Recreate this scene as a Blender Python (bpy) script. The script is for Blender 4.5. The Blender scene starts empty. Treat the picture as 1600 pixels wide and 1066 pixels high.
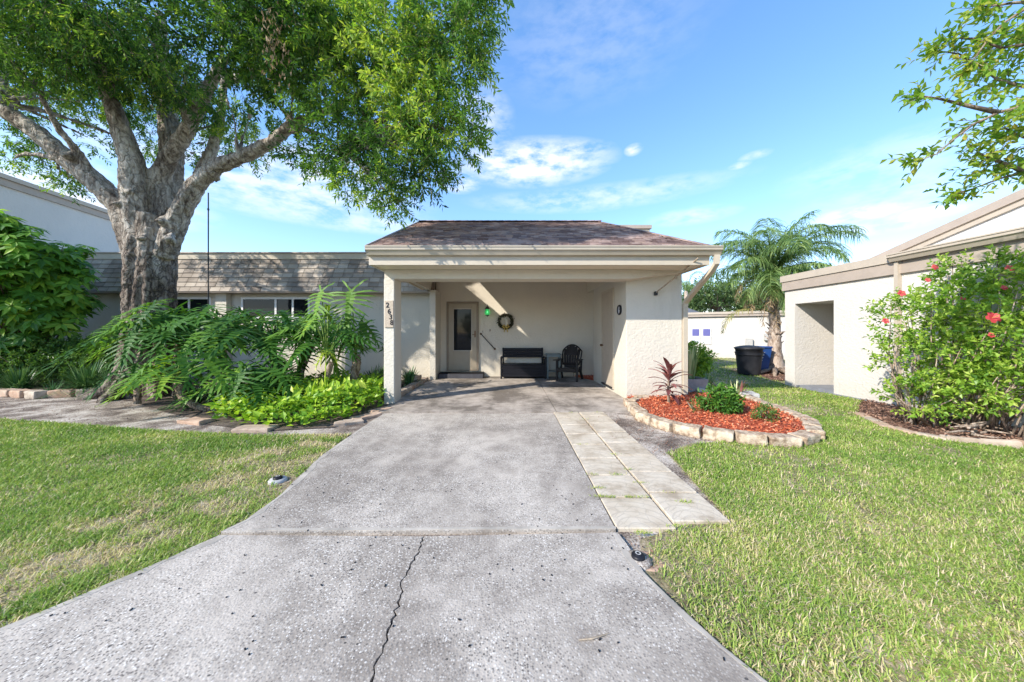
import bpy, bmesh, math, random
import numpy as np
from mathutils import Vector, Matrix, noise as mnoise
R = math.radians
random.seed(7)
rng = np.random.default_rng(11)
scene = bpy.context.scene
C = scene.collection

# ------------------------------------------------------------------ camera
F, H, VX, VY = 512.0, 1.38, 797.0, 519.0       # focal length in photo pixels, eye height, vanishing point
cam_d = bpy.data.cameras.new('camera')
cam = bpy.data.objects.new('camera', cam_d); C.objects.link(cam)
cam.location = (0, 0, H); cam.rotation_euler = (R(90), 0, 0)
cam_d.sensor_width = 36; cam_d.lens = 36 * F / 1600
cam_d.shift_x = (800 - VX) / 1600; cam_d.shift_y = (VY - 533) / 1600
cam_d.clip_start = 0.05; cam_d.clip_end = 3000
scene.camera = cam
scene.render.resolution_x, scene.render.resolution_y = 1024, 682

# ------------------------------------------------------------------ light and exposure
SUN = Vector((-1.25, -0.89, 1.0)).normalized()
SUN_EL = math.asin(SUN.z); SUN_ROT = math.atan2(SUN.x, SUN.y)
scene.view_settings.view_transform = 'Standard'
scene.view_settings.look = 'None'
scene.view_settings.exposure = 1.78
scene.view_settings.gamma = 1.0
sd = bpy.data.lights.new('sun', 'SUN'); sd.energy = 2.1; sd.angle = R(0.6); sd.color = (1, .93, .83)
so = bpy.data.objects.new('sun', sd); C.objects.link(so)
so.rotation_euler = SUN.to_track_quat('Z', 'Y').to_euler(); so.location = (-30, -20, 25)
w = bpy.data.worlds.new('World'); scene.world = w; w.use_nodes = True
nt = w.node_tree; nt.nodes.clear()
def wn(t, **k):
    n = nt.nodes.new(t)
    for a, b in k.items(): setattr(n, a, b)
    return n
L = nt.links.new
out = wn('ShaderNodeOutputWorld'); bg = wn('ShaderNodeBackground'); bg.inputs[1].default_value = 0.15
sky = wn('ShaderNodeTexSky', sky_type='NISHITA', sun_disc=False, sun_elevation=SUN_EL, sun_rotation=SUN_ROT)
sky.air_density = 1.0; sky.dust_density = 0.1; sky.ozone_density = 2.0; sky.altitude = 0
tc = wn('ShaderNodeTexCoord')
def wmath(op, a, b=None, clamp=False):
    n = wn('ShaderNodeMath', operation=op, use_clamp=clamp)
    for i, v in enumerate((a, b)):
        if v is None: continue
        if isinstance(v, (int, float)): n.inputs[i].default_value = v
        else: L(v, n.inputs[i])
    return n.outputs[0]
# clouds are small masks on the sky sphere, broken up by noise: (pixel x, pixel y, half width, half height, density)
CL = [(830, 256, 95, 24, 1.0), (875, 240, 60, 12, .8), (716, 283, 28, 13, .9), (470, 262, 120, 26, .75), (420, 290, 190, 34, .6), (600, 352, 260, 12, .45),
      (930, 310, 150, 14, .4), (1345, 334, 48, 12, .95), (1440, 336, 42, 10, .95), (1385, 352, 60, 10, .6), (990, 234, 10, 6, .8), (1180, 243, 14, 5, .45), (1155, 259, 10, 4, .6),
      (750, 185, 40, 34, .5), (130, 305, 120, 30, .8), (1450, 300, 120, 40, .28), (920, 60, 140, 60, .10), (1400, 250, 110, 30, .25), (1080, 338, 50, 10, .4), (60, 260, 120, 50, .35)]
nz = wn('ShaderNodeTexNoise'); nz.inputs['Scale'].default_value = 16; nz.inputs['Detail'].default_value = 8; nz.inputs['Roughness'].default_value = .6
mpn = wn('ShaderNodeMapping'); mpn.inputs['Scale'].default_value = (1, 1, 2.6); L(tc.outputs['Generated'], mpn.inputs[0]); L(mpn.outputs[0], nz.inputs['Vector'])
tot = None
for (cx, cy, hw, hh, dn) in CL:
    d = Vector(((cx - VX) / F, 1, (VY - cy) / F)); n_ = d.length; d = d.normalized()
    ax, az = hw / F / n_, hh / F / n_
    mp = wn('ShaderNodeMapping', vector_type='POINT')
    s = (1 / ax, 1 / max(ax, .05), 1 / az)
    mp.inputs['Scale'].default_value = s; mp.inputs['Location'].default_value = (-d.x * s[0], -d.y * s[1], -d.z * s[2])
    L(tc.outputs['Generated'], mp.inputs[0])
    ln = wn('ShaderNodeVectorMath', operation='LENGTH'); L(mp.outputs[0], ln.inputs[0])
    v = wmath('MULTIPLY', wmath('SUBTRACT', 1.45, ln.outputs['Value'], True), dn)
    tot = v if tot is None else wmath('MAXIMUM', tot, v)
nzs = wmath('MULTIPLY', wmath('SUBTRACT', nz.outputs['Fac'], .36), 4.0, True)
cm = wmath('MULTIPLY', wmath('POWER', wmath('MULTIPLY', tot, nzs), .9), .95, True)
mix = wn('ShaderNodeMix', data_type='RGBA'); L(cm, mix.inputs['Factor'])
hs = wn('ShaderNodeHueSaturation'); hs.inputs['Saturation'].default_value = 1.32; hs.inputs['Value'].default_value = .90
tint = wn('ShaderNodeMix', data_type='RGBA', blend_type='MULTIPLY'); tint.inputs['Factor'].default_value = 1; tint.inputs['B'].default_value = (1.05, .98, 1.04, 1)
gam = wn('ShaderNodeGamma'); gam.inputs['Gamma'].default_value = .80; L(sky.outputs[0], gam.inputs[0]); L(gam.outputs[0], hs.inputs['Color']); L(hs.outputs[0], tint.inputs['A']); L(tint.outputs['Result'], mix.inputs['A'])
mix.inputs['B'].default_value = (2.6, 2.6, 2.7, 1)
L(mix.outputs['Result'], bg.inputs[0]); L(bg.outputs[0], out.inputs[0])

# ------------------------------------------------------------------ helpers
def P(px, py, Y):           # the point seen at a photo pixel, at distance Y
    return Vector(((px - VX) / F * Y, Y, H - (py - VY) / F * Y))
def G(px, py, z=0.0):       # the point of the ground (height z) seen at a photo pixel
    return P(px, py, F * (H - z) / (py - VY))
def world_loc(o):
    v = Vector((0, 0, 0))
    while o is not None: v += o.location; o = o.parent
    return v
def tag(o, label=None, cat=None, group=None, kind=None):
    if label: o['label'] = label
    if cat: o['category'] = cat
    if group: o['group'] = group
    if kind: o['kind'] = kind
    return o
def thing(name, loc, label, cat, group=None, kind=None):
    o = bpy.data.objects.new(name, None); C.objects.link(o); o.location = loc; o.empty_display_size = .1
    return tag(o, label, cat, group, kind)
def np_mesh(name, v, faces, mat, parent=None, rnd=None, smooth=False, origin=None):
    """v (N,3) world coordinates; faces (M,k) array or list of lists"""
    off = np.array(world_loc(parent)) if parent else np.array(origin if origin is not None else (0, 0, 0), float)
    v = np.asarray(v, np.float32) - off.astype(np.float32)
    me = bpy.data.meshes.new(name)
    me.vertices.add(len(v)); me.vertices.foreach_set('co', v.ravel())
    if isinstance(faces, np.ndarray):
        m, k = faces.shape; lt = np.full(m, k, np.int32); fl = faces.ravel().astype(np.int32)
    else:
        lt = np.array([len(f) for f in faces], np.int32); fl = np.array([i for f in faces for i in f], np.int32); m = len(lt)
    ls = np.concatenate(([0], np.cumsum(lt)[:-1])).astype(np.int32)
    me.loops.add(len(fl)); me.loops.foreach_set('vertex_index', fl)
    me.polygons.add(m); me.polygons.foreach_set('loop_start', ls); me.polygons.foreach_set('loop_total', lt)
    me.polygons.foreach_set('use_smooth', np.full(m, smooth, bool))
    me.update(calc_edges=True)
    if rnd is not None:
        a = me.attributes.new('rnd', 'FLOAT', 'FACE'); a.data.foreach_set('value', np.asarray(rnd, np.float32))
    me.materials.append(mat)
    o = bpy.data.objects.new(name, me); C.objects.link(o)
    if parent: o.parent = parent
    elif origin is not None: o.location = origin
    return o
class MB:
    def __init__(s): s.v = []; s.f = []; s.r = []
    def add(s, vs, fs, r=None):
        b = len(s.v); s.v += [tuple(x) for x in vs]; s.f += [[b + i for i in f] for f in fs]
        if r is None: r = random.random()
        s.r += [r] * len(fs); return s
    def box(s, x0, x1, y0, y1, z0, z1, r=None, bev=0.0, M=None):
        xs, ys, zs = sorted((x0, x1)), sorted((y0, y1)), sorted((z0, z1))
        if bev > 0:
            bev = min(bev, (xs[1]-xs[0])*.45, (ys[1]-ys[0])*.45, (zs[1]-zs[0])*.45)
            vs = []; idx = {}
            for i in (0, 1):
                for j in (0, 1):
                    for k in (0, 1):
                        c = (xs[i], ys[j], zs[k]); sg = (1 - 2*i, 1 - 2*j, 1 - 2*k)
                        for a in range(3):
                            p = list(c)
                            for b in range(3):
                                if b != a: p[b] += sg[b] * bev
                            idx[(i, j, k, a)] = len(vs); vs.append(p)
            fs = []
            def q(l): fs.append([idx[t] for t in l])
            for i in (0, 1): q([(i,0,0,0),(i,1,0,0),(i,1,1,0),(i,0,1,0)][::(-1 if i == 0 else 1)])
            for j in (0, 1): q([(0,j,0,1),(1,j,0,1),(1,j,1,1),(0,j,1,1)][::(1 if j == 0 else -1)])
            for k in (0, 1): q([(0,0,k,2),(1,0,k,2),(1,1,k,2),(0,1,k,2)][::(-1 if k == 0 else 1)])
            for i in (0, 1):
                for j in (0, 1): q([(i,j,0,0),(i,j,1,0),(i,j,1,1),(i,j,0,1)][::(-1 if (i+j) % 2 else 1)])
            for i in (0, 1):
                for k in (0, 1): q([(i,0,k,2),(i,1,k,2),(i,1,k,0),(i,0,k,0)][::(1 if (i+k) % 2 else -1)])
            for j in (0, 1):
                for k in (0, 1): q([(0,j,k,1),(1,j,k,1),(1,j,k,2),(0,j,k,2)][::(1 if (j+k) % 2 else -1)])
            for i in (0, 1):
                for j in (0, 1):
                    for k in (0, 1): q([(i,j,k,0),(i,j,k,1),(i,j,k,2)][::(-1 if (i+j+k) % 2 else 1)])
        else:
            vs = [(x, y, z) for x in xs for y in ys for z in zs]
            fs = [[0,1,3,2],[4,6,7,5],[0,4,5,1],[2,3,7,6],[0,2,6,4],[1,5,7,3]]
        if M is not None: vs = [M @ Vector(p) for p in vs]
        return s.add(vs, fs, r)
    def bar(s, a, b, wx, wz, up=(0, 0, 1), r=None):       # rectangular bar from a to b
        a, b = Vector(a), Vector(b); d = (b - a).normalized(); u = Vector(up)
        x = d.cross(u); x = x.normalized() if x.length > 1e-4 else Vector((1, 0, 0)); z = x.cross(d)
        vs = [p + x * sx * wx / 2 + z * sz * wz / 2 for p in (a, b) for sx, sz in ((-1,-1),(1,-1),(1,1),(-1,1))]
        return s.add(vs, [[0,1,2,3],[7,6,5,4],[0,4,5,1],[1,5,6,2],[2,6,7,3],[3,7,4,0]], r)
    def tube(s, pts, rad, n=8, r=None, cap=True, flute=0, ph=0):
        pts = [Vector(p) for p in pts]; m = len(pts)
        if not hasattr(rad, '__len__'): rad = [rad] * m
        vs = []; x = None
        for i, p in enumerate(pts):
            d = (pts[min(i+1, m-1)] - pts[max(i-1, 0)]).normalized()
            if x is None:
                x = d.cross(Vector((0, 0, 1)) if abs(d.z) < .9 else Vector((1, 0, 0))).normalized()
            x = (x - d * x.dot(d)).normalized(); y = d.cross(x)
            for k in range(n):
                a = 2 * math.pi * k / n
                rr = rad[i] * (1 + flute * (math.sin(3*a + ph + i*.15) * .5 + math.sin(5*a + 2.1*ph - i*.1) * .5))
                vs.append(p + x * math.cos(a) * rr + y * math.sin(a) * rr)
        fs = [[i*n + k, i*n + (k+1) % n, (i+1)*n + (k+1) % n, (i+1)*n + k] for i in range(m-1) for k in range(n)]
        if cap: fs += [list(range(n))[::-1], [(m-1)*n + k for k in range(n)]]
        return s.add(vs, fs, r)
    def lathe(s, prof, c=(0, 0, 0), n=24, axis='z', r=None):
        vs = []; c = Vector(c)
        for (rr, z) in prof:
            for k in range(n):
                a = 2 * math.pi * k / n; p = (rr*math.cos(a), rr*math.sin(a), z)
                if axis == 'y': p = (p[0], p[2], p[1])
                if axis == 'x': p = (p[2], p[0], p[1])
                vs.append(c + Vector(p))
        m = len(prof)
        fs = [[i*n + k, i*n + (k+1) % n, (i+1)*n + (k+1) % n, (i+1)*n + k] for i in range(m-1) for k in range(n)]
        return s.add(vs, fs, r)
    def prism(s, poly, z0, z1, r=None):        # vertical prism over an xy outline
        n = len(poly)
        ar = sum(poly[i][0]*poly[(i+1) % n][1] - poly[(i+1) % n][0]*poly[i][1] for i in range(n))
        if ar < 0: poly = poly[::-1]
        vs = [(p[0], p[1], z0) for p in poly] + [(p[0], p[1], z1) for p in poly]
        return s.add(vs, [list(range(n))[::-1], list(range(n, 2*n))] + [[i, (i+1) % n, n + (i+1) % n, n + i] for i in range(n)], r)
    def build(s, name, mat, parent=None, smooth=False, origin=None):
        return np_mesh(name, np.array(s.v), s.f, mat, parent, s.r, smooth, origin)

# ------------------------------------------------------------------ materials
def mat_base(name):
    m = bpy.data.materials.new(name); m.use_nodes = True; t = m.node_tree
    b = t.nodes['Principled BSDF']; return m, t, b
def setc(s, c): s.default_value = (*c, 1) if len(c) == 3 else c
def ramp(t, fac, stops):
    n = t.nodes.new('ShaderNodeValToRGB'); e = n.color_ramp.elements
    while len(e) < len(stops): e.new(.5)
    for i, (p, c) in enumerate(stops): e[i].position = p; e[i].color = (*c, 1)
    t.links.new(fac, n.inputs[0]); return n.outputs[0]
def noise(t, scale, detail=4, rough=.55, vec=None, dist=0):
    n = t.nodes.new('ShaderNodeTexNoise'); n.inputs['Scale'].default_value = scale; n.inputs['Detail'].default_value = detail
    n.inputs['Roughness'].default_value = rough; n.inputs['Distortion'].default_value = dist
    if vec is not None: t.links.new(vec, n.inputs['Vector'])
    return n.outputs['Fac']
def coord(t, kind='Object', scale=None):
    n = t.nodes.new('ShaderNodeTexCoord').outputs[kind]
    if scale:
        m = t.nodes.new('ShaderNodeMapping'); m.inputs['Scale'].default_value = scale; t.links.new(n, m.inputs[0]); return m.outputs[0]
    return n
def wpos(t, scale=None):
    n = t.nodes.new('ShaderNodeNewGeometry').outputs['Position']
    if scale:
        m = t.nodes.new('ShaderNodeMapping'); m.inputs['Scale'].default_value = scale; t.links.new(n, m.inputs[0]); return m.outputs[0]
    return n
def mixc(t, fac, a, b, mode='MIX'):
    n = t.nodes.new('ShaderNodeMix'); n.data_type = 'RGBA'; n.blend_type = mode
    for s, v in ((n.inputs['Factor'], fac), (n.inputs['A'], a), (n.inputs['B'], b)):
        if isinstance(v, (int, float)): s.default_value = v
        elif isinstance(v, tuple): s.default_value = (*v, 1)
        else: t.links.new(v, s)
    return n.outputs['Result']
def mth(t, op, a, b=0.0, clamp=False):
    n = t.nodes.new('ShaderNodeMath'); n.operation = op; n.use_clamp = clamp
    for i, v in enumerate((a, b)):
        if isinstance(v, (int, float)): n.inputs[i].default_value = v
        else: t.links.new(v, n.inputs[i])
    return n.outputs[0]
def bump(t, b, hgt, strength=.5, dist=.01):
    n = t.nodes.new('ShaderNodeBump'); n.inputs['Strength'].default_value = strength; n.inputs['Distance'].default_value = dist
    t.links.new(hgt, n.inputs['Height']); t.links.new(n.outputs[0], b.inputs['Normal'])
def rndattr(t):
    n = t.nodes.new('ShaderNodeAttribute'); n.attribute_name = 'rnd'; return n.outputs['Fac']
def plain(name, col, rough=.6, metal=0, var=.12, scale=6, bmp=0):
    m, t, b = mat_base(name); c = tuple(col)
    f = noise(t, scale, 5, .6, wpos(t))
    lo = tuple(x * (1 - var) for x in c); hi = tuple(min(1, x * (1 + var)) for x in c)
    t.links.new(ramp(t, f, [(.3, lo), (.7, hi)]), b.inputs['Base Color'])
    b.inputs['Roughness'].default_value = rough; b.inputs['Metallic'].default_value = metal
    if bmp: bump(t, b, noise(t, scale * 8, 3, .6, wpos(t)), .4, bmp)
    return m
def stucco(name, col, stain=.5):
    m, t, b = mat_base(name); p = wpos(t)
    big = noise(t, .9, 4, .6, p); fine = noise(t, 14, 5, .65, p, .6)
    base = ramp(t, big, [(.3, tuple(x * .93 for x in col)), (.7, col)])
    dirt = noise(t, 1, 5, .7, wpos(t, (5, 5, .7)))
    geo = t.nodes.new('ShaderNodeSeparateXYZ'); t.links.new(wpos(t), geo.inputs[0])
    low = mth(t, 'SUBTRACT', 1, mth(t, 'MULTIPLY', geo.outputs['Z'], 2.6), True)
    f = mth(t, 'MULTIPLY', mth(t, 'ADD', mth(t, 'MULTIPLY', mth(t, 'MULTIPLY', low, dirt), 1.1), mth(t, 'MULTIPLY', mth(t, 'SUBTRACT', dirt, .55, True), 1.6)), stain, True)
    c2 = mixc(t, f, base, tuple(x * y for x, y in zip(col, (.52, .5, .42))))
    t.links.new(c2, b.inputs['Base Color']); b.inputs['Roughness'].default_value = .92
    v = t.nodes.new('ShaderNodeTexVoronoi'); v.inputs['Scale'].default_value = 22; v.feature = 'SMOOTH_F1'; t.links.new(wpos(t, (1, 1, 1.3)), v.inputs['Vector'])
    hgt = mth(t, 'ADD', fine, mth(t, 'MULTIPLY', v.outputs['Distance'], .5))
    bump(t, b, hgt, .75, .013); return m
def leafmat(name, stops, trans=.35, rough=.5, tcol=(1.2, 1.25, .6)):
    m = bpy.data.materials.new(name); m.use_nodes = True; t = m.node_tree; b = t.nodes['Principled BSDF']
    c = ramp(t, rndattr(t), stops)
    t.links.new(c, b.inputs['Base Color']); b.inputs['Roughness'].default_value = rough
    b.inputs['Specular IOR Level'].default_value = .28
    tr = t.nodes.new('ShaderNodeBsdfTranslucent')
    t.links.new(mixc(t, 1.0, c, tcol, 'MULTIPLY'), tr.inputs[0])
    mx = t.nodes.new('ShaderNodeMixShader'); mx.inputs[0].default_value = trans
    t.links.new(b.outputs[0], mx.inputs[1]); t.links.new(tr.outputs[0], mx.inputs[2])
    t.links.new(mx.outputs[0], t.nodes['Material Output'].inputs[0]); return m

CREAM = (.62, .575, .485)
M = {}
M['stucco'] = stucco('cream_stucco', CREAM)
M['stucco_in'] = stucco('carport_stucco', (.70, .63, .51), .3)
M['stucco_white'] = stucco('white_stucco', (.61, .575, .52), .4)
M['stucco_grey'] = stucco('pale_grey_stucco', (.62, .595, .55), .3)
M['trim'] = plain('beige_trim_paint', (.46, .395, .315), .5, var=.06)
M['trim2'] = plain('taupe_trim_paint', (.39, .325, .265), .55, var=.07)
M['trim_lite'] = plain('cream_trim_paint', (.50, .435, .335), .45, var=.05)
M['gutter'] = plain('gutter_metal_paint', (.42, .365, .28), .35, var=.08, scale=3)
M['door'] = plain('beige_door_paint', (.36, .295, .21), .45, var=.04)
M['doorframe'] = plain('door_frame_paint', (.26, .20, .14), .5, var=.08)
M['brass'] = plain('dark_brass', (.20, .12, .07), .35, .8)
M['black'] = plain('black_plastic', (.018, .018, .022), .45, var=.3)
M['slate'] = plain('slate_resin', (.010, .010, .014), .5, var=.25, scale=30)
M['brownchair'] = plain('brown_chair_resin', (.020, .016, .014), .5, var=.15)
M['tablegrey'] = plain('grey_green_paint', (.16, .20, .20), .55, var=.15)
M['white'] = plain('white_paint', (.78, .77, .74), .5, var=.04)
M['rubber'] = plain('black_rubber_mat', (.015, .015, .017), .85, var=.3, bmp=.01)
M['redmulch'] = None
M['iron'] = plain('wrought_iron', (.02, .02, .022), .5, .3)
M['wood'] = plain('grey_driftwood', (.32, .26, .20), .85, var=.3, scale=20, bmp=.01)
M['conc'] = plain('pale_concrete', (.42, .41, .385), .9, var=.16, scale=10, bmp=.006)
M['potgrey'] = plain('grey_pot', (.27, .26, .25), .8, var=.15, scale=12, bmp=.004)
M['bin_black'] = plain('bin_black_plastic', (.030, .031, .036), .5, var=.25)
M['bin_blue'] = plain('bin_blue_plastic', (.02, .075, .27), .45, var=.15)
M['slate_slab'] = plain('slate_slab', (.20, .21, .23), .8, var=.15)
M['siding'] = plain('white_siding_paint', (.66, .65, .63), .6, var=.03)
M['greyroof'] = plain('grey_shingle', (.12, .13, .15), .9, var=.2)
M['rust'] = plain('rusty_conduit', (.36, .29, .21), .7, .2, var=.4, scale=25)
M['wire'] = plain('dark_wire', (.03, .03, .03), .6)

m, t, b = mat_base('window_glass'); setc(b.inputs['Base Color'], (.012, .014, .016)); b.inputs['Roughness'].default_value = .04; b.inputs['Specular IOR Level'].default_value = .22; M['glass'] = m
m, t, b = mat_base('purple_blind'); setc(b.inputs['Base Color'], (.13, .13, .34)); b.inputs['Roughness'].default_value = .35; M['blind'] = m
m, t, b = mat_base('green_lantern_glass'); setc(b.inputs['Base Color'], (.03, .34, .09)); b.inputs['Roughness'].default_value = .12
b.inputs['Transmission Weight'].default_value = .35; b.inputs['Emission Color'].default_value = (.1, 1, .25, 1); b.inputs['Emission Strength'].default_value = .10; M['greenglass'] = m
m, t, b = mat_base('lamp_glow'); b.inputs['Emission Color'].default_value = (.75, 1, .8, 1); b.inputs['Emission Strength'].default_value = 1.2; M['glow'] = m
m, t, b = mat_base('clock_face'); setc(b.inputs['Base Color'], (.55, .57, .62)); b.inputs['Roughness'].default_value = .3; M['clockface'] = m
M['ribbon'] = plain('gold_ribbon', (.55, .38, .10), .6, var=.3, scale=40)
M['cream_ribbon'] = plain('cream_ribbon', (.72, .66, .54), .6, var=.1, scale=40)

for k_ in ('slate', 'brownchair', 'black', 'bin_black', 'rubber'): M[k_].node_tree.nodes['Principled BSDF'].inputs['Specular IOR Level'].default_value = .22
# concrete with exposed aggregate
def concrete(name, peb=1.0, base=(.36, .345, .32), dark=(.20, .195, .185), agg=.5, stainscale=.7):
    m, t, b = mat_base(name); p = wpos(t)
    big = noise(t, stainscale, 6, .62, wpos(t, (1, .7, 1)), .4); mid = noise(t, 5, 5, .65, p)
    g = mth(t, 'ADD', mth(t, 'MULTIPLY', big, .7), mth(t, 'MULTIPLY', mid, .3))
    c = ramp(t, g, [(.42, dark), (.49, tuple((x + y) / 2 for x, y in zip(dark, base))), (.56, base), (.64, tuple(x * 1.2 for x in base))])
    v = t.nodes.new('ShaderNodeTexVoronoi'); v.inputs['Scale'].default_value = 85 * peb; t.links.new(p, v.inputs['Vector'])
    sep = t.nodes.new('ShaderNodeSeparateColor'); t.links.new(v.outputs['Color'], sep.inputs[0])
    peb_c = ramp(t, sep.outputs[0], [(0, (.05, .045, .04)), (.18, (.15, .13, .115)), (.5, (.33, .30, .26)), (.75, (.48, .44, .385)), (.92, (.68, .64, .57)), (1, (.80, .76, .70))])
    core = mth(t, 'LESS_THAN', v.outputs['Distance'], .48)
    pf = mth(t, 'MULTIPLY', core, mth(t, 'MULTIPLY', ramp(t, noise(t, 1.3, 4, .6, p), [(.35, (.25,)*3), (.6, (1,)*3)]), agg))
    c = mixc(t, pf, c, mixc(t, .85, c, peb_c))
    v2 = t.nodes.new('ShaderNodeTexVoronoi'); v2.inputs['Scale'].default_value = 11; t.links.new(wpos(t, (1, 1.3, 1)), v2.inputs['Vector'])
    s2 = t.nodes.new('ShaderNodeSeparateColor'); t.links.new(v2.outputs['Color'], s2.inputs[0])
    pit = mth(t, 'MULTIPLY', mth(t, 'LESS_THAN', v2.outputs['Distance'], .085), mth(t, 'GREATER_THAN', s2.outputs[1], .55))
    c = mixc(t, mth(t, 'MULTIPLY', pit, .85), c, (.045, .042, .04))
    t.links.new(c, b.inputs['Base Color']); b.inputs['Roughness'].default_value = .9
    bump(t, b, mth(t, 'ADD', mth(t, 'MULTIPLY', v.outputs['Distance'], -agg), mth(t, 'MULTIPLY', mid, .6)), .5, .003)
    return m
M['drive'] = concrete('aggregate_concrete', 1.15, (.47, .415, .35), (.235, .20, .165), 1.0)
M['slab'] = concrete('carport_concrete', 1.3, (.42, .365, .31), (.15, .125, .10), .3, 1.1)
# soil, thatch, mulch
def soil(name, stops, sc=3, fine=60, bm=.02):
    m, t, b = mat_base(name); p = wpos(t)
    g = mth(t, 'ADD', mth(t, 'MULTIPLY', noise(t, sc, 6, .7, p, .5), .55), mth(t, 'MULTIPLY', noise(t, fine, 4, .7, p), .45))
    t.links.new(ramp(t, g, stops), b.inputs['Base Color']); b.inputs['Roughness'].default_value = .95
    bump(t, b, g, .9, bm); return m
M['soil'] = soil('sandy_soil', [(.42, (.08, .058, .045)), (.48, (.21, .165, .13)), (.52, (.36, .305, .25)), (.58, (.58, .52, .45))], 2.0)
M['thatch'] = soil('lawn_thatch', [(.40, (.09, .075, .04)), (.48, (.21, .18, .09)), (.54, (.34, .27, .17)), (.62, (.48, .40, .30))], 2.2)
M['darksoil'] = soil('bed_soil', [(.38, (.03, .022, .016)), (.52, (.11, .08, .06)), (.66, (.24, .19, .15))], 5)
def chips(name, stops):
    m, t, b = mat_base(name)
    t.links.new(ramp(t, rndattr(t), stops), b.inputs['Base Color']); b.inputs['Roughness'].default_value = .9; return m
RED = [(0, (.12, .025, .012)), (.4, (.46, .090, .032)), (.78, (.68, .18, .07)), (1, (.74, .38, .22))]
BRN = [(0, (.05, .025, .018)), (.5, (.20, .10, .065)), (1, (.38, .24, .17))]
M['redchips'] = chips('red_mulch', RED); M['brownchips'] = chips('brown_mulch', BRN)
M['stone'] = None
m, t, b = mat_base('pale_edging_stone'); p = coord(t)
g = noise(t, 9, 6, .65, p); oi = t.nodes.new('ShaderNodeObjectInfo').outputs['Random']
c = mixc(t, mth(t, 'MULTIPLY', oi, .55), ramp(t, g, [(.38, (.20, .14, .09)), (.5, (.46, .37, .26)), (.64, (.58, .50, .39))]), ramp(t, g, [(.38, (.24, .15, .10)), (.62, (.54, .40, .28))]))
t.links.new(c, b.inputs['Base Color']); b.inputs['Roughness'].default_value = .9; bump(t, b, noise(t, 30, 5, .7, p), .8, .01); M['stone'] = m
m, t, b = mat_base('tan_edging_brick'); p = coord(t)
g = noise(t, 9, 6, .65, p); oi = t.nodes.new('ShaderNodeObjectInfo').outputs['Random']
c = mixc(t, oi, ramp(t, g, [(.3, (.30, .24, .18)), (.7, (.52, .44, .35))]), ramp(t, g, [(.3, (.34, .20, .13)), (.7, (.52, .36, .25))]))
t.links.new(c, b.inputs['Base Color']); b.inputs['Roughness'].default_value = .9; bump(t, b, noise(t, 30, 5, .7, p), .8, .008); M['brick'] = m
# pavers: fan-shaped grooves
m, t, b = mat_base('stamped_paver'); p = coord(t)
oi = t.nodes.new('ShaderNodeObjectInfo').outputs['Random']
wv = t.nodes.new('ShaderNodeTexWave'); wv.wave_type = 'RINGS'; wv.rings_direction = 'SPHERICAL'; wv.inputs['Scale'].default_value = 4.2; wv.inputs['Distortion'].default_value = .7; wv.inputs['Detail'].default_value = 2
mp = t.nodes.new('ShaderNodeMapping'); mp.inputs['Location'].default_value = (.05, .22, 0); t.links.new(p, mp.inputs[0]); t.links.new(mp.outputs[0], wv.inputs[0])
gr = mth(t, 'LESS_THAN', wv.outputs['Fac'], .07)
vv = t.nodes.new('ShaderNodeTexVoronoi'); vv.feature = 'DISTANCE_TO_EDGE'; vv.inputs['Scale'].default_value = 9; t.links.new(p, vv.inputs[0])
gr = mth(t, 'MAXIMUM', gr, mth(t, 'LESS_THAN', vv.outputs['Distance'], .018))
g = noise(t, 3, 6, .7, wpos(t))
c = ramp(t, g, [(.36, (.34, .27, .19)), (.5, (.53, .455, .35)), (.64, (.61, .54, .435))])
c = mixc(t, mth(t, 'MULTIPLY', oi, .3), c, (.50, .42, .31)); c = mixc(t, mth(t, 'MULTIPLY', gr, .3), c, (.28, .25, .2))
t.links.new(c, b.inputs['Base Color']); b.inputs['Roughness'].default_value = .88
bump(t, b, mth(t, 'SUBTRACT', mth(t, 'MULTIPLY', noise(t, 60, 3, .6, p), .25), gr), .5, .005); M['paver'] = m
# shingles: one shade per tab
def shingle_mat(name, stops):
    m, t, b = mat_base(name); p = wpos(t)
    c = mixc(t, .35, ramp(t, rndattr(t), stops), ramp(t, noise(t, 60, 3, .7, p), stops))
    c = mixc(t, mth(t, 'MULTIPLY', mth(t, 'SUBTRACT', noise(t, 1.4, 5, .6, p), .45, True), 1.4), c, tuple(min(1, x * 1.5) for x in stops[-1][1]))
    t.links.new(c, b.inputs['Base Color']); b.inputs['Roughness'].default_value = .93
    bump(t, b, noise(t, 150, 3, .7, p), .6, .004); return m
M['shingle_grey'] = shingle_mat('grey_brown_shingle', [(0, (.13, .105, .085)), (.35, (.25, .208, .17)), (.7, (.36, .305, .25)), (1, (.48, .42, .35))])
M['shingle_brown'] = shingle_mat('brown_shingle', [(0, (.095, .057, .052)), (.4, (.22, .145, .125)), (.75, (.37, .262, .22)), (1, (.52, .40, .33))])
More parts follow.
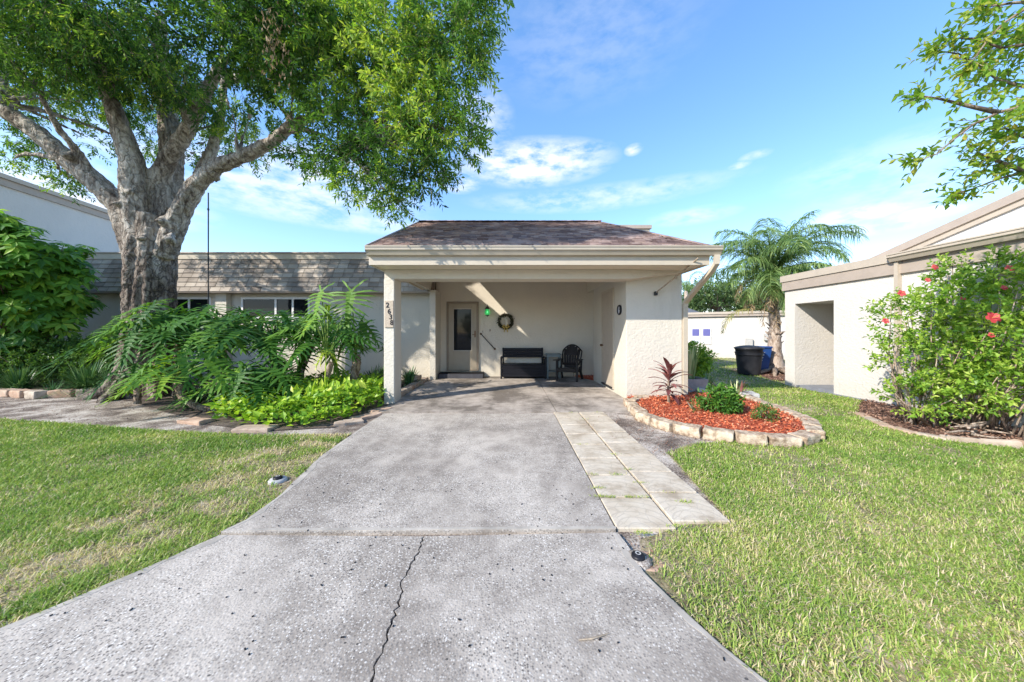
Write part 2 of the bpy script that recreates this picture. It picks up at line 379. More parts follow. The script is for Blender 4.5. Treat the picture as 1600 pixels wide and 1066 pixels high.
# bark
def bark(name, lo, mid, hi, sc=1.0, bm=.05):
    m, t, b = mat_base(name)
    n1 = noise(t, 7 * sc, 7, .65, wpos(t, (1, 1, .28)), 1.0); n2 = noise(t, 1.4 * sc, 4, .6, wpos(t))
    g = mth(t, 'ADD', mth(t, 'MULTIPLY', n1, .72), mth(t, 'MULTIPLY', n2, .28))
    t.links.new(ramp(t, g, [(.40, lo), (.475, mid), (.58, hi)]), b.inputs['Base Color']); b.inputs['Roughness'].default_value = .95
    bump(t, b, n1, 1.0, bm); return m
def big_bark():
    m, t, b = mat_base('grey_bark')
    n1 = noise(t, 6, 8, .68, wpos(t, (1, 1, .22)), 1.6); n2 = noise(t, 1.6, 4, .6, wpos(t)); n3 = noise(t, 30, 4, .7, wpos(t, (1, 1, .5)))
    vo = t.nodes.new('ShaderNodeTexVoronoi'); vo.feature = 'DISTANCE_TO_EDGE'; vo.inputs['Scale'].default_value = 7
    mp = t.nodes.new('ShaderNodeMapping'); mp.inputs['Scale'].default_value = (1, 1, .3); ad = t.nodes.new('ShaderNodeVectorMath'); ad.operation = 'ADD'
    nn = t.nodes.new('ShaderNodeTexNoise'); nn.inputs['Scale'].default_value = 5; sc_ = t.nodes.new('ShaderNodeVectorMath'); sc_.operation = 'SCALE'; sc_.inputs['Scale'].default_value = .35
    t.links.new(wpos(t), nn.inputs['Vector']); t.links.new(nn.outputs['Color'], sc_.inputs[0]); t.links.new(wpos(t), ad.inputs[0]); t.links.new(sc_.outputs[0], ad.inputs[1]); t.links.new(ad.outputs[0], mp.inputs[0]); t.links.new(mp.outputs[0], vo.inputs['Vector'])
    crack_ = mth(t, 'SUBTRACT', 1, mth(t, 'MULTIPLY', vo.outputs['Distance'], 9), True)
    g = mth(t, 'ADD', mth(t, 'MULTIPLY', n1, .6), mth(t, 'ADD', mth(t, 'MULTIPLY', n2, .2), mth(t, 'MULTIPLY', n3, .2)))
    pale = ramp(t, g, [(.38, (.07, .05, .038)), (.45, (.20, .165, .13)), (.52, (.38, .34, .285)), (.61, (.57, .53, .465))])
    brown = ramp(t, g, [(.39, (.03, .018, .012)), (.47, (.11, .075, .052)), (.54, (.23, .175, .13)), (.64, (.38, .32, .26))])
    geo = t.nodes.new('ShaderNodeSeparateXYZ'); t.links.new(wpos(t), geo.inputs[0])
    hz = mth(t, 'ADD', mth(t, 'MULTIPLY', mth(t, 'SUBTRACT', geo.outputs['Z'], 2.4), .6), mth(t, 'MULTIPLY', mth(t, 'SUBTRACT', n2, .5), 2.0), True)
    c = mixc(t, hz, mixc(t, .25, brown, pale), pale); c = mixc(t, mth(t, 'MULTIPLY', crack_, mth(t, 'SUBTRACT', .85, mth(t, 'MULTIPLY', hz, .40))), c, (.035, .024, .017))
    t.links.new(c, b.inputs['Base Color']); b.inputs['Roughness'].default_value = .95
    bump(t, b, mth(t, 'SUBTRACT', n1, mth(t, 'MULTIPLY', crack_, .3)), .9, .06); return m
M['bark'] = big_bark()
M['bark2'] = bark('brown_bark', (.05, .035, .025), (.17, .125, .09), (.30, .24, .18), 2, .02)
M['palmbark'] = bark('palm_bark', (.16, .11, .08), (.36, .28, .22), (.52, .44, .37), 2, .03)
M['rootwood'] = bark('pale_root_wood', (.10, .07, .05), (.30, .22, .16), (.46, .37, .29), 3, .02)
# foliage
M['oak'] = leafmat('oak_leaf', [(0, (.030, .085, .025)), (.35, (.085, .19, .040)), (.7, (.19, .34, .05)), (1, (.46, .56, .10))], .45)
M['schef'] = leafmat('umbrella_leaf', [(0, (.035, .11, .02)), (.5, (.14, .32, .04)), (1, (.48, .66, .08))], .45, .4)
M['philo'] = leafmat('philodendron_leaf', [(0, (.022, .080, .016)), (.45, (.065, .175, .026)), (.8, (.15, .30, .035)), (1, (.30, .44, .05))], .35, .5)
M['stalk'] = leafmat('green_stalk', [(0, (.10, .20, .04)), (1, (.24, .34, .08))], .1)
M['lime'] = leafmat('lime_leaf', [(0, (.08, .22, .02)), (.4, (.22, .40, .03)), (.8, (.42, .58, .05)), (1, (.62, .68, .10))], .35, .4)
M['liri'] = leafmat('lilyturf_leaf', [(0, (.03, .08, .03)), (.6, (.08, .18, .06)), (1, (.22, .34, .14))], .2, .35)
M['hedge'] = leafmat('hedge_leaf', [(0, (.03, .075, .02)), (.5, (.09, .19, .04)), (1, (.26, .38, .08))], .3, .35)
M['hib'] = leafmat('hibiscus_leaf', [(0, (.07, .16, .03)), (.35, (.18, .34, .04)), (.75, (.36, .50, .07)), (1, (.60, .66, .20))], .38, .35)
M['petal'] = leafmat('red_petal', [(0, (.50, .05, .06)), (1, (.72, .13, .13))], .3, .5, (1, .6, .6))
M['palm'] = leafmat('palm_leaf', [(0, (.07, .14, .05)), (.5, (.17, .28, .09)), (1, (.38, .48, .18))], .4, .5)
M['palm_dead'] = leafmat('dead_palm_leaf', [(0, (.26, .17, .09)), (1, (.52, .40, .25))], .25, .8, (1, .8, .6))
M['branch'] = leafmat('crape_leaf', [(0, (.10, .22, .04)), (.4, (.22, .38, .05)), (.8, (.42, .46, .08)), (1, (.55, .36, .10))], .55, .4)
M['cordy'] = leafmat('cordyline_leaf', [(0, (.05, .018, .02)), (.4, (.17, .06, .06)), (.75, (.40, .17, .15)), (1, (.62, .34, .28))], .25, .4, (1, .6, .5))
M['snake'] = leafmat('snake_leaf', [(0, (.10, .18, .06)), (.5, (.24, .33, .12)), (1, (.52, .56, .28))], .1, .4)
M['fargreen'] = leafmat('far_leaf', [(0, (.04, .09, .03)), (.5, (.10, .17, .05)), (1, (.26, .34, .14))], .3)
M['grass'] = leafmat('grass_blade', [(0, (.14, .26, .045)), (.3, (.27, .40, .07)), (.55, (.42, .50, .12)), (.75, (.60, .58, .20)), (.88, (.68, .56, .32)), (1, (.72, .60, .44))], .35, .5, (1.05, 1.1, .7))

# ------------------------------------------------------------------ foliage tools (numpy)
def nrm(a): return a / np.maximum(np.linalg.norm(a, axis=-1, keepdims=True), 1e-9)
def rdir(n): return nrm(rng.normal(size=(n, 3)))
def leaf_geo(pos, d, up, ln, wd, fold=.25):
    """one folded 4-corner leaf (two triangles) per row"""
    d = nrm(d); s = nrm(np.cross(d, up)); n = np.cross(s, d)
    ln = ln[:, None]; wd = wd[:, None]
    a = pos; m = pos + d * ln * .45 + n * wd * fold
    v = np.stack([a, m + s * wd / 2, pos + d * ln - n * ln * .08, m - s * wd / 2, pos + d * ln * .5 - n * wd * .02], 1)
    N = len(pos); i = np.arange(N)[:, None] * 5
    f = np.concatenate([i + np.array([[0, 1, 4]]), i + np.array([[4, 1, 2]]), i + np.array([[0, 4, 3]]), i + np.array([[4, 2, 3]])], 1).reshape(-1, 3)
    return v.reshape(-1, 3), f
def leaves_mesh(name, pos, d, up, ln, wd, mat, parent, rnd, fold=.25):
    v, f = leaf_geo(pos, d, up, ln, wd, fold)
    return np_mesh(name, v, f, mat, parent, np.repeat(rnd, 4))
def twig_points(base, d, Lt, k, side=.9, droop=.2, t0=.15):
    """k leaves along each of N twigs -> positions, directions, ups, rep index"""
    N = len(base); t = np.linspace(t0, 1, k)[None, :, None]
    pos = base[:, None] + d[:, None] * Lt[:, None, None] * t
    sd = nrm(np.cross(d, rdir(N))); sd2 = np.cross(d, sd)
    ang = (np.arange(k) * 2.4)[None, :, None] + rng.uniform(0, 6, (N, 1, 1))
    o = sd[:, None] * np.cos(ang) + sd2[:, None] * np.sin(ang)
    ld = d[:, None] * .7 + o * side + rng.normal(size=(N, k, 3)) * .2; ld[..., 2] -= droop
    up = rng.normal(size=(N, k, 3)) * .5; up[..., 2] += 1
    return pos.reshape(-1, 3), nrm(ld).reshape(-1, 3), nrm(up).reshape(-1, 3), np.repeat(np.arange(N), k)
def sticks(name, a, b_, r, mat, parent):
    d = nrm(b_ - a); s = nrm(np.cross(d, np.array([.3, .5, .8]))); u = np.cross(d, s); N = len(a)
    vs = []
    for q, rr in ((a, r), (b_, r * .6)):
        for k in range(3):
            an = 2.094 * k; vs.append(q + (s * math.cos(an) + u * math.sin(an)) * rr[:, None])
    v = np.stack(vs, 1).reshape(-1, 3); i = np.arange(N)[:, None] * 6
    f = np.concatenate([i + np.array([[0, 1, 4, 3]]), i + np.array([[1, 2, 5, 4]]), i + np.array([[2, 0, 3, 5]])], 1).reshape(-1, 4)
    return np_mesh(name, v, f, mat, parent)
def vnoise(x, y, s=1.0, seed=0):        # cheap smooth noise in about -1..1
    r = np.random.default_rng(seed); o = np.zeros_like(x)
    for k in range(10):
        a = r.uniform(0, 6.28); fr = s * r.uniform(.6, 3.2); o += np.sin((x * math.cos(a) + y * math.sin(a)) * fr * 2 + r.uniform(0, 6.28)) / math.sqrt(fr / s)
    return o / 4.5
def inpoly(x, y, poly):
    c = np.zeros(len(x), bool); n = len(poly)
    for i in range(n):
        x1, y1 = poly[i][0], poly[i][1]; x2, y2 = poly[(i+1) % n][0], poly[(i+1) % n][1]
        if y1 == y2: continue
        c ^= ((y1 > y) != (y2 > y)) & (x < (x2 - x1) * (y - y1) / (y2 - y1) + x1)
    return c
def rough(poly, step=.12, amp=.012, closed=True):      # an outline made slightly irregular
    o = []; n = len(poly)
    for i in range(n if closed else n - 1):
        a = Vector((poly[i][0], poly[i][1])); b_ = Vector((poly[(i+1) % n][0], poly[(i+1) % n][1])); k = max(1, int((b_ - a).length / step))
        nn = Vector((-(b_-a).y, (b_-a).x)); nn = nn.normalized() if nn.length else nn
        for j in range(k):
            q = a.lerp(b_, j / k) + (nn * random.uniform(-amp, amp) if j else nn * 0)
            o.append((q.x, q.y))
    if not closed: o.append((poly[-1][0], poly[-1][1]))
    return o
def g2(px, py): v = G(px, py); return (v.x, v.y)

# ================================================================== SETTING: ground, drive, lawn
ZG = -.03
gs = 400
gm = MB(); gm.add([(-gs, -gs, ZG), (gs, -gs, ZG), (gs, gs, ZG), (-gs, gs, ZG)], [[0, 1, 2, 3]])
tag(gm.build('ground', M['soil']), kind='structure')

GAP = .010
crack = [g2(663, 838), g2(655, 862), g2(641, 888), g2(629, 905), g2(625, 935), g2(612, 975), g2(606, 1000), g2(590, 1030), g2(581, 1064)]
crack += [(-.56, .95), (-.62, .3), (-.55, -.6), (-.65, -2.4)]
crack = rough(crack, .022, .011, False)
upper = rough([g2(345, 832), g2(385, 812), g2(440, 772), g2(500, 714), g2(560, 672), g2(600, 646)] , .12, .012, False) + rough([g2(865, 646), g2(962, 827)], .4, .002, False)
crw = [random.uniform(.002, .010) for _ in crack]
low_left = rough([crack[-1], (-13, -2.4), (-6.5, -.6), (-4.0, .75), g2(0, 985), g2(120, 935), g2(240, 884), g2(343, 836)], .12, .015, False) + [(p[0] - q_, p[1]) for p, q_ in zip(crack, crw)][:-1]
low_right = [(p[0] + .7 * q_, p[1]) for p, q_ in zip(crack, crw[3:] + crw[:3])] + rough([(6.5, -2.4), (3.0, -1.2), (1.75, .45), g2(1200, 1066), g2(1130, 1010), g2(1062, 948), g2(1005, 893), g2(965, 832)], .12, .012, False)
dr = MB()
for p in (upper, low_left, low_right): dr.prism(p, -.06, 0)
tag(dr.build('driveway', M['drive']), kind='structure')
# smooth troweled borders along the joint
br = MB()
br.prism(rough([g2(345, 830.5), g2(420, 826), g2(962, 823), g2(963, 826.5)], .3, .004), 0, .003)
def edge_band(pts, w0, w1, dx=1):
    pts = [(p[0], p[1]) for p in pts]; inner = [(p[0] + dx * random.uniform(w0, w1), p[1] + .012) for p in pts]
    br.prism(pts + inner[::-1], -.002, .0015)
edge_band(rough([g2(345, 831), g2(385, 812), g2(440, 772), g2(500, 714), g2(560, 672), g2(599, 647)], .09, .005, False), .02, .06)
edge_band(rough([(-4.0, .80), g2(0, 982), g2(120, 933), g2(240, 882), g2(343, 838)], .09, .005, False), .03, .09)
edge_band(rough([(1.74, .47), g2(1198, 1066), g2(1128, 1010), g2(1060, 948), g2(1003, 893), g2(963, 834)], .09, .005, False), .015, .05, -1)
tag(br.build('driveway_joint_border', plain('joint_concrete', (.40, .36, .305), .9, var=.32, scale=5, bmp=.003)), kind='structure')
cs = MB()
cs.prism([(-2.3, 5.70), (.80, 5.70), (.80, 10.2), (-2.33, 10.2)], -.06, 0)
cs.prism([(.812, 5.68), (2.22, 5.68), (2.34, 6.0), (2.40, 6.74), (2.40, 9.3), (2.02, 10.2), (.812, 10.2)], -.06, 0)
tag(cs.build('carport_floor', M['slab']), kind='structure')
rd = MB(); rd.add([(-60, -9, ZG + .008), (60, -9, ZG + .008), (60, -2.4, ZG + .008), (-60, -2.4, ZG + .008)], [[0, 1, 2, 3]])
tag(rd.build('road', plain('asphalt', (.06, .06, .062), .9, var=.15, bmp=.004)), kind='structure')

# polygons in plan
DRIVE = [upper, low_left, low_right]
ring_px = [(990, 641), (1008, 656), (1035, 666), (1066, 674), (1130, 685), (1190, 691), (1240, 693), (1274, 685), (1264, 664), (1222, 646), (1182, 632), (1142, 616), (1112, 604), (1080, 604)]
RING = [g2(*p) for p in ring_px] + [(3.6, 6.75), (2.4, 6.75)]
PAV = [(.74, 2.28), (1.64, 2.38), (1.64, 5.6), (.74, 5.6)]
HOUSE = [(-2.3, 5.7), (2.3, 5.7), (3.6, 6.7), (3.6, 18), (-20, 18), (-20, 9.6), (-2.3, 9.6)]
BUILD_R = [(7.2, 8.8), (7.2, 3.3), (30, 3.3), (30, 8.8)]
HIB = [g2(1340, 645), g2(1380, 664), g2(1430, 677), g2(1500, 688), g2(1600, 696), (6.3, 3.3), (7.3, 3.3), (7.3, 6.8)]
PALMB = [(7.6, 9.4), (8.4, 11.8), (10.5, 11.9), (11, 9.4)]
SOILR = [g2(862, 646), g2(995, 648), g2(1010, 662), g2(1066, 676), g2(1130, 688), g2(1090, 692), g2(1048, 706), g2(1030, 712)]
DIRTS = [[g2(968, 832), g2(1040, 835), g2(1012, 862), g2(1030, 885), g2(1066, 935), g2(1064, 952), g2(1000, 890)],
         [g2(422, 746), g2(440, 738), g2(462, 745), g2(442, 768)]]
LAWN_L = [(-40, 8.5), (-13, 6.3), g2(-80, 648), g2(0, 653), g2(100, 660), g2(250, 671), g2(400, 678), g2(548, 676), g2(500, 714), g2(440, 772), g2(385, 812), g2(343, 836), g2(240, 884), g2(120, 935), g2(0, 985), (-4.0, .75), (-6.5, -.6), (-13, -2.3), (-40, -2.3)]
LAWN_R = [g2(1042, 704), g2(1132, 800), g2(1060, 818), g2(1000, 838), g2(1005, 893), g2(1062, 948), g2(1130, 1010), g2(1200, 1066), (1.75, .45), (3.0, -1.2), (6.5, -2.3), (40, -2.3), (40, 60), (3.6, 60), (3.6, 7.6), g2(1130, 612), g2(1182, 630), g2(1264, 662), g2(1280, 688), g2(1130, 688), g2(1080, 690)]
ln = MB()
for poly in (LAWN_L, LAWN_R):
    ln.add([(p[0], p[1], ZG + .006) for p in poly], [list(range(len(poly)))])
tag(ln.build('lawn', M['thatch']), kind='structure')

# grass blades
def grass():
    xs, ys = [], []
    bands = [(-1.2, 1.2, 2600, 4), (1.2, 2.2, 22000, 5), (2.2, 3.4, 15000, 7), (3.4, 5.4, 9000, 10), (5.4, 8.8, 2400, 15), (8.8, 14, 520, 22), (14, 22, 200, 26)]
    for y0, y1, dens, xm in bands:
        xr = min(xm, 1.75 * y1 + 1); n = int(dens * (y1 - y0) * 2 * xr)
        x = rng.uniform(-xr, xr, n); y = rng.uniform(y0, y1, n)
        keep = (inpoly(x, y, LAWN_L) | inpoly(x, y, LAWN_R))
        xs.append(x[keep]); ys.append(y[keep])
    x = np.concatenate(xs); y = np.concatenate(ys)
    jx = x + rng.normal(0, .02, len(x)); jy = y + rng.normal(0, .02, len(x))
    k = np.ones(len(x), bool)
    for p in DRIVE + [PAV, RING, HOUSE, BUILD_R, HIB, PALMB, SOILR] + DIRTS: k &= ~inpoly(jx, jy, p)
    e1 = x + rng.normal(0, .06, len(x)); e2 = y + rng.normal(0, .06, len(x)); nearedge = np.zeros(len(x), bool)
    for p in DRIVE + [PAV]: nearedge |= inpoly(e1, e2, p)
    k &= ~(nearedge & (rng.random(len(x)) < .65))
    dn = vnoise(x, y, 1.3, 3) * .6 + vnoise(x, y, 4.5, 4) * .5
    worn = np.where(x < 0, np.clip(1.35 - np.abs(x + 2.45 + .12 * (4.5 - y)) / .55, 0, 1) * np.clip(.42 + vnoise(x, y, 3.6, 78) * 1.2, 0, .95), np.clip(1.3 - np.abs(y - 1.9) / 1.6, 0, 1) * .25)
    k &= rng.random(len(x)) < np.clip(.85 + dn * .85 - worn, .26, 1)
    x, y, dn, worn = x[k], y[k], dn[k], worn[k]; N = len(x)
    far = np.clip((y - 2) / 10, 0, 1)
    lnn = rng.uniform(.028, .068, N) * (1 + far * .25); wd = rng.uniform(.0030, .0058, N) * (1 + far * 3.0)
    az = rng.uniform(0, 2 * np.pi, N); lean = rng.uniform(.5, 1.7, N); flat_ = rng.random(N) < .3; lean = np.where(flat_, rng.uniform(1.5, 2.0, N), lean)
    dx, dy = np.cos(az), np.sin(az)
    base = np.stack([x, y, np.full(N, ZG)], 1); hd = np.stack([dx, dy, np.zeros(N)], 1); sd = np.stack([-dy, dx, np.zeros(N)], 1)
    d1 = hd * np.sin(lean * .5)[:, None]; d1[:, 2] = np.cos(lean * .5)
    d2 = hd * np.sin(lean * 1.25)[:, None]; d2[:, 2] = np.cos(lean * 1.25)
    d2[:, 2] = np.maximum(d2[:, 2], -.25); m_ = base + d1 * (lnn * .55)[:, None]; tp = m_ + d2 * (lnn * .5)[:, None]; W = wd[:, None] / 2
    v = np.stack([base - sd * W * .8, base + sd * W * .8, m_ + sd * W, m_ - sd * W, tp + sd * W * .15, tp - sd * W * .15], 1).reshape(-1, 3)
    i = np.arange(N)[:, None] * 6
    f = np.concatenate([i + np.array([[0, 1, 2, 3]]), i + np.array([[3, 2, 4, 5]])], 1).reshape(-1, 4)
    patch = vnoise(x, y, .9, 9); pr = vnoise(x, y, 3.5, 12)
    r = rng.beta(2, 2.4, N) * .60 + .03 + patch * .17 + pr * .12 + worn * .30
    dry = rng.random(N) < (.05 + flat_ * .25 + np.clip(pr, 0, 1) * .18 + worn * .75); r = np.where(dry, rng.uniform(.8, 1, N), r)
    o = np_mesh('grass', v, f, M['grass'], None, np.repeat(np.clip(r, 0, 1), 2))
    tag(o, kind='stuff')
    return
grass()

# edging of dirt and leaf litter: small chips on soil
def chip_field(name, polys, n, mat, z, size=(.02, .05), flat=.35, kindlabel=None, zfun=None, rr=None):
    allx, ally = [], []
    for poly in polys:
        pa = np.array([(p[0], p[1]) for p in poly]); lo, hi = pa.min(0), pa.max(0)
        x = rng.uniform(lo[0], hi[0], n * 3); y = rng.uniform(lo[1], hi[1], n * 3); k = inpoly(x, y, poly); allx.append(x[k][:n]); ally.append(y[k][:n])
    x = np.concatenate(allx); y = np.concatenate(ally); N = len(x)
    zz = z if zfun is None else zfun(x, y)
    pos = np.stack([x, y, zz + rng.uniform(0, .018, N)], 1)
    d = rdir(N); d[:, 2] *= flat; up = rng.normal(size=(N, 3)) * .45; up[:, 2] += 1
    lnn = rng.uniform(size[0], size[1], N)
    return leaves_mesh(name, pos, nrm(d), nrm(up), lnn, lnn * rng.uniform(.25, .5, N), mat, None, rng.random(N) if rr is None else rng.uniform(*rr, N), .1)
LEFTBED = [g2(150, 612), g2(270, 645), g2(330, 662), g2(400, 671), g2(520, 666), g2(600, 640), (-2.33, 6.4), (-2.33, 9.6), (-16, 9.9), (-16, 7.7), g2(0, 610)]
SOILL = [g2(-60, 622), g2(150, 618), g2(300, 650), g2(420, 672), g2(548, 668), g2(590, 655), g2(548, 676), g2(400, 678), g2(250, 671), g2(0, 653)]
bs = MB(); bs.add([(p[0], p[1], ZG + .012) for p in rough(LEFTBED, .3, .04)], [list(range(len(rough(LEFTBED, .3, 0))))])
tag(bs.build('planting_bed_soil', M['darksoil']), kind='structure')
litter = chip_field('leaf_litter', [LEFTBED, SOILL, SOILR], 700, M['brownchips'], ZG + .012, (.01, .035)); tag(litter, kind='stuff')
litter = chip_field('leaf_litter', DIRTS, 90, M['brownchips'], ZG + .006, (.008, .028)); tag(litter, kind='stuff')

# red mulch bed, slightly mounded
rb = MB(); RI = [(p[0], p[1]) for p in RING]
cx_, cy_ = sum(p[0] for p in RI) / len(RI), sum(p[1] for p in RI) / len(RI)
rb.add([(p[0], p[1], .045) for p in RI] + [(cx_, cy_, .10)], [[i, (i+1) % len(RI), len(RI)] for i in range(len(RI))])
ro = rb.build('mulch_bed', soil('red_mulch_ground', [(.35, (.16, .03, .015)), (.5, (.42, .08, .035)), (.65, (.62, .16, .08))], 12, 90, .03)); tag(ro, kind='structure')
def mound(x, y):
    d = np.sqrt((x - cx_) ** 2 + (y - cy_) ** 2); return .05 + .045 * np.clip(1 - d / 1.8, 0, 1)
tag(chip_field('red_mulch', [RI], 15000, M['redchips'], 0, (.02, .06), .4, zfun=mound), kind='stuff')
BACKM = [(2.02, 10.2), (2.40, 9.3), (2.9, 9.3), (2.9, 10.2)]
mb = MB(); mb.prism(BACKM, -.05, .03); tag(mb.build('corner_mulch_bed', ro.data.materials[0]), kind='structure')
tag(chip_field('corner_red_mulch', [BACKM], 700, M['redchips'], .03, (.03, .06)), kind='stuff')
# brown mulch under the hibiscus and palm
hb = MB(); hb.add([(p[0], p[1], ZG + .02) for p in HIB], [list(range(len(HIB)))]); hb.add([(p[0], p[1], ZG + .02) for p in PALMB], [list(range(4))[::-1]])
tag(hb.build('hibiscus_bed_soil', soil('brown_mulch_ground', [(.38, (.05, .025, .018)), (.5, (.17, .09, .06)), (.62, (.34, .22, .15))], 12, 80, .03)), kind='structure')
tag(chip_field('brown_mulch', [HIB, PALMB], 7000, M['brownchips'], ZG + .02, (.025, .07)), kind='stuff')

# pavers: two columns, each slab its own object
def slab_bm(w_, d_, h_):
    mb = MB(); mb.box(-w_/2, w_/2, -d_/2, d_/2, -h_, 0, .5, bev=.006); return mb
rows_n = 8
pv0 = slab_bm(.420, .416, .05).build('paver', M['paver'])
ordn = ['nearest', 'second', 'third', 'fourth', 'fifth', 'sixth', 'seventh', 'farthest']
first = True
for c_ in range(2):
    for r_ in range(rows_n):
        o = pv0 if first else pv0.copy()
        if not first: C.objects.link(o)
        first = False
        y0 = (2.31 if c_ == 0 else 2.395) + .431 * r_
        dep = .422; yc = y0 + .211
        if r_ == rows_n - 1:
            yend = 5.665; s = (yend - y0) / .422; s = max(s, .3); yc = (y0 + yend) / 2; o.scale = (1, s, 1)
        o.location = (.964 + .441 * c_, yc, random.uniform(-.004, .001)); o.rotation_euler = (random.uniform(-.008, .008), random.uniform(-.008, .008), random.choice((0, 0)) + random.uniform(-.012, .012))
        look = {(0, 0): 'cracked-pattern ', (1, 0): 'fan-patterned ', (0, 7): 'stained ', (1, 7): 'stained '}.get((c_, r_), '')
        tag(o, f"{look}cream square paver, {ordn[r_]} from the viewer in the column {'beside the driveway' if c_ == 0 else 'beside the lawn'}", 'paver', 'square pavers laid beside the driveway')

weeds = []
for (x, y, n) in ((.752, 2.75, 60), (.85, 2.745, 60), (1.0, 2.745, 50), (1.12, 2.745, 40), (1.185, 3.0, 30), (1.185, 3.3, 20), (.80, 3.18, 30), (1.02, 3.175, 40), (1.35, 2.82, 10), (1.42, 2.66, 60), (.78, 2.90, 50), (1.185, 3.7, 20), (.9, 4.03, 16), (1.185, 5.2, 16), (.9, 2.25, 80), (1.2, 2.33, 60), (1.05, 5.62, 20), (1.5, 5.64, 20)):
    for k in range(n): weeds.append((x + random.gauss(0, .035), y + random.gauss(0, .008)))
wd_ = np.array(weeds); n = len(wd_); dd = rng.normal(0, .7, (n, 3)); dd[:, 2] = np.abs(dd[:, 2]) + .35
tag(leaves_mesh('joint_weeds', np.concatenate([wd_, np.full((n, 1), -.004)], 1), nrm(dd), rdir(n), rng.uniform(.012, .035, n), rng.uniform(.003, .006, n), M['grass'], None, rng.uniform(.2, .8, n)), kind='stuff')
# edging stones
def stone_mesh(w_, d_, h_, nm, mt, seed):
    bm = bmesh.new(); bmesh.ops.create_cube(bm, size=1)
    bmesh.ops.scale(bm, vec=(w_, d_, h_), verts=bm.verts)
    bmesh.ops.bevel(bm, geom=bm.edges[:], offset=min(w_, d_, h_) * .16, segments=2, affect='EDGES', profile=.6)
    bmesh.ops.subdivide_edges(bm, edges=[e for e in bm.edges if e.calc_length() > .06], cuts=2, use_grid_fill=True)
    for v in bm.verts: v.co += mnoise.noise_vector(v.co * 9 + Vector((seed * 3.1, 0, 0))) * .022
    me = bpy.data.meshes.new(nm); bm.to_mesh(me); bm.free(); me.materials.append(mt)
    return me
stones = [stone_mesh(.34, .19, .15, 'edging_stone', M['stone'], s) for s in range(5)]
ORD = ['first', 'second', 'third', 'fourth', 'fifth', 'sixth', 'seventh', 'eighth', 'ninth', 'tenth', 'eleventh', 'twelfth', 'thirteenth', 'fourteenth', 'fifteenth', 'sixteenth']
def along(pts, step):
    out_ = []; pts = [Vector((p[0], p[1])) for p in pts]; acc = step / 2
    for a, b_ in zip(pts, pts[1:]):
        l = (b_ - a).length; d = (b_ - a) / l
        while acc < l: out_.append((a + d * acc, math.atan2(d.y, d.x))); acc += step
        acc -= l
    return out_
front = [(2.28, 6.35)] + [g2(*p) for p in ring_px[:8]]; back = [g2(*p) for p in ring_px[7:14]]
for path, lab, step in ((front, 'pale stone block in the front curve of the red mulch bed, %s from the carport', .352), (back, 'pale stone block in the rear curve of the red mulch, %s from its pointed end', .36)):
    for i, (q, a) in enumerate(along(path, step)):
        o = bpy.data.objects.new('edging_stone', stones[i % 5]); C.objects.link(o); o.location = (q.x, q.y, .03); o.rotation_euler = (random.uniform(-.05, .05), random.uniform(-.04, .04), a + random.uniform(-.07, .07) + (math.pi if i % 2 else 0))
        o.scale = (random.uniform(.94, 1.0), random.uniform(.95, 1.1), random.uniform(.9, 1.05))
        tag(o, lab % ORD[i], 'edging stone', 'stone blocks round the red mulch bed')
# second layer stones at the left start of the ring (they stack up to the carport corner)
for i, (x, y) in enumerate(((2.36, 6.25), (2.62, 6.55))):
    o = bpy.data.objects.new('edging_stone', stones[i]); C.objects.link(o); o.location = (x, y, .06); o.rotation_euler = (0, 0, .9 if i == 0 else .1); o.scale = (.8, .8, .7)
    tag(o, ['weathered stone block lying beside the carport floor corner', 'weathered stone block tucked against the carport wall base'][i], 'edging stone')
bricks = [stone_mesh(.40, .22, .16, 'edging_brick', M['brick'], s + 9) for s in range(4)]
bl = [g2(-60, 617), g2(0, 617), g2(60, 620), g2(148, 616)]
for i, (q, a) in enumerate(along(bl, .44)):
    o = bpy.data.objects.new('edging_brick', bricks[i % 4]); C.objects.link(o); o.location = (q.x, q.y, .05); o.rotation_euler = (0, 0, a + random.uniform(-.12, .12))
    tag(o, 'tan concrete brick edging the left lilyturf bed, %s from the left end' % ORD[i], 'edging brick', 'bricks edging the lilyturf bed')
flat = [stone_mesh(.45, .22, .07, 'flat_stone', M['brick'], s + 20) for s in range(3)]
for i, (px, py, rz, sc, lab) in enumerate(((308, 657, -.3, 1.1, 'flat grey edging stone sunk in soil below the bent philodendron trunk'), (400, 669, .05, 1.1, 'flat pink-grey edging stone sunk in soil below the lime ground cover'),
        (545, 659, .55, .9, 'flat tan edging stone where the bed curves toward the driveway'), (572, 650, .85, 1.0, 'flat tan edging stone midway along the bed corner at the driveway'), (595, 640, 1.0, .9, 'flat tan edging stone closest to the numbered post'))):
    v = G(px, py); o = bpy.data.objects.new('flat_stone', flat[i % 3]); C.objects.link(o); o.location = (v.x, v.y, -.02); o.rotation_euler = (0, 0, rz); o.scale = (sc,)*3
    tag(o, lab, 'edging stone')
i = 0
for y in np.arange(6.95, 9.4, .33):
    o = bpy.data.objects.new('edging_brick', bricks[i % 4]); C.objects.link(o); o.location = (-2.42, y, .03); o.rotation_euler = (0, 0, 1.57 + random.uniform(-.1, .1)); o.scale = (.75, .8, .8)
    tag(o, 'reddish brick in the row behind the numbered post, %s from the post' % ORD[i], 'edging brick', 'bricks between post and house wall'); i += 1
o = bpy.data.objects.new('edging_brick', bricks[2]); C.objects.link(o); o.location = (-2.5, 8.7, .17); o.rotation_euler = (0, 0, 1.5); o.scale = (.9, .9, .8); tag(o, 'reddish brick stacked on top of the brick row beside the carport floor', 'edging brick')
be = [g2(1342, 646), g2(1380, 664), g2(1430, 677), g2(1470, 684)]
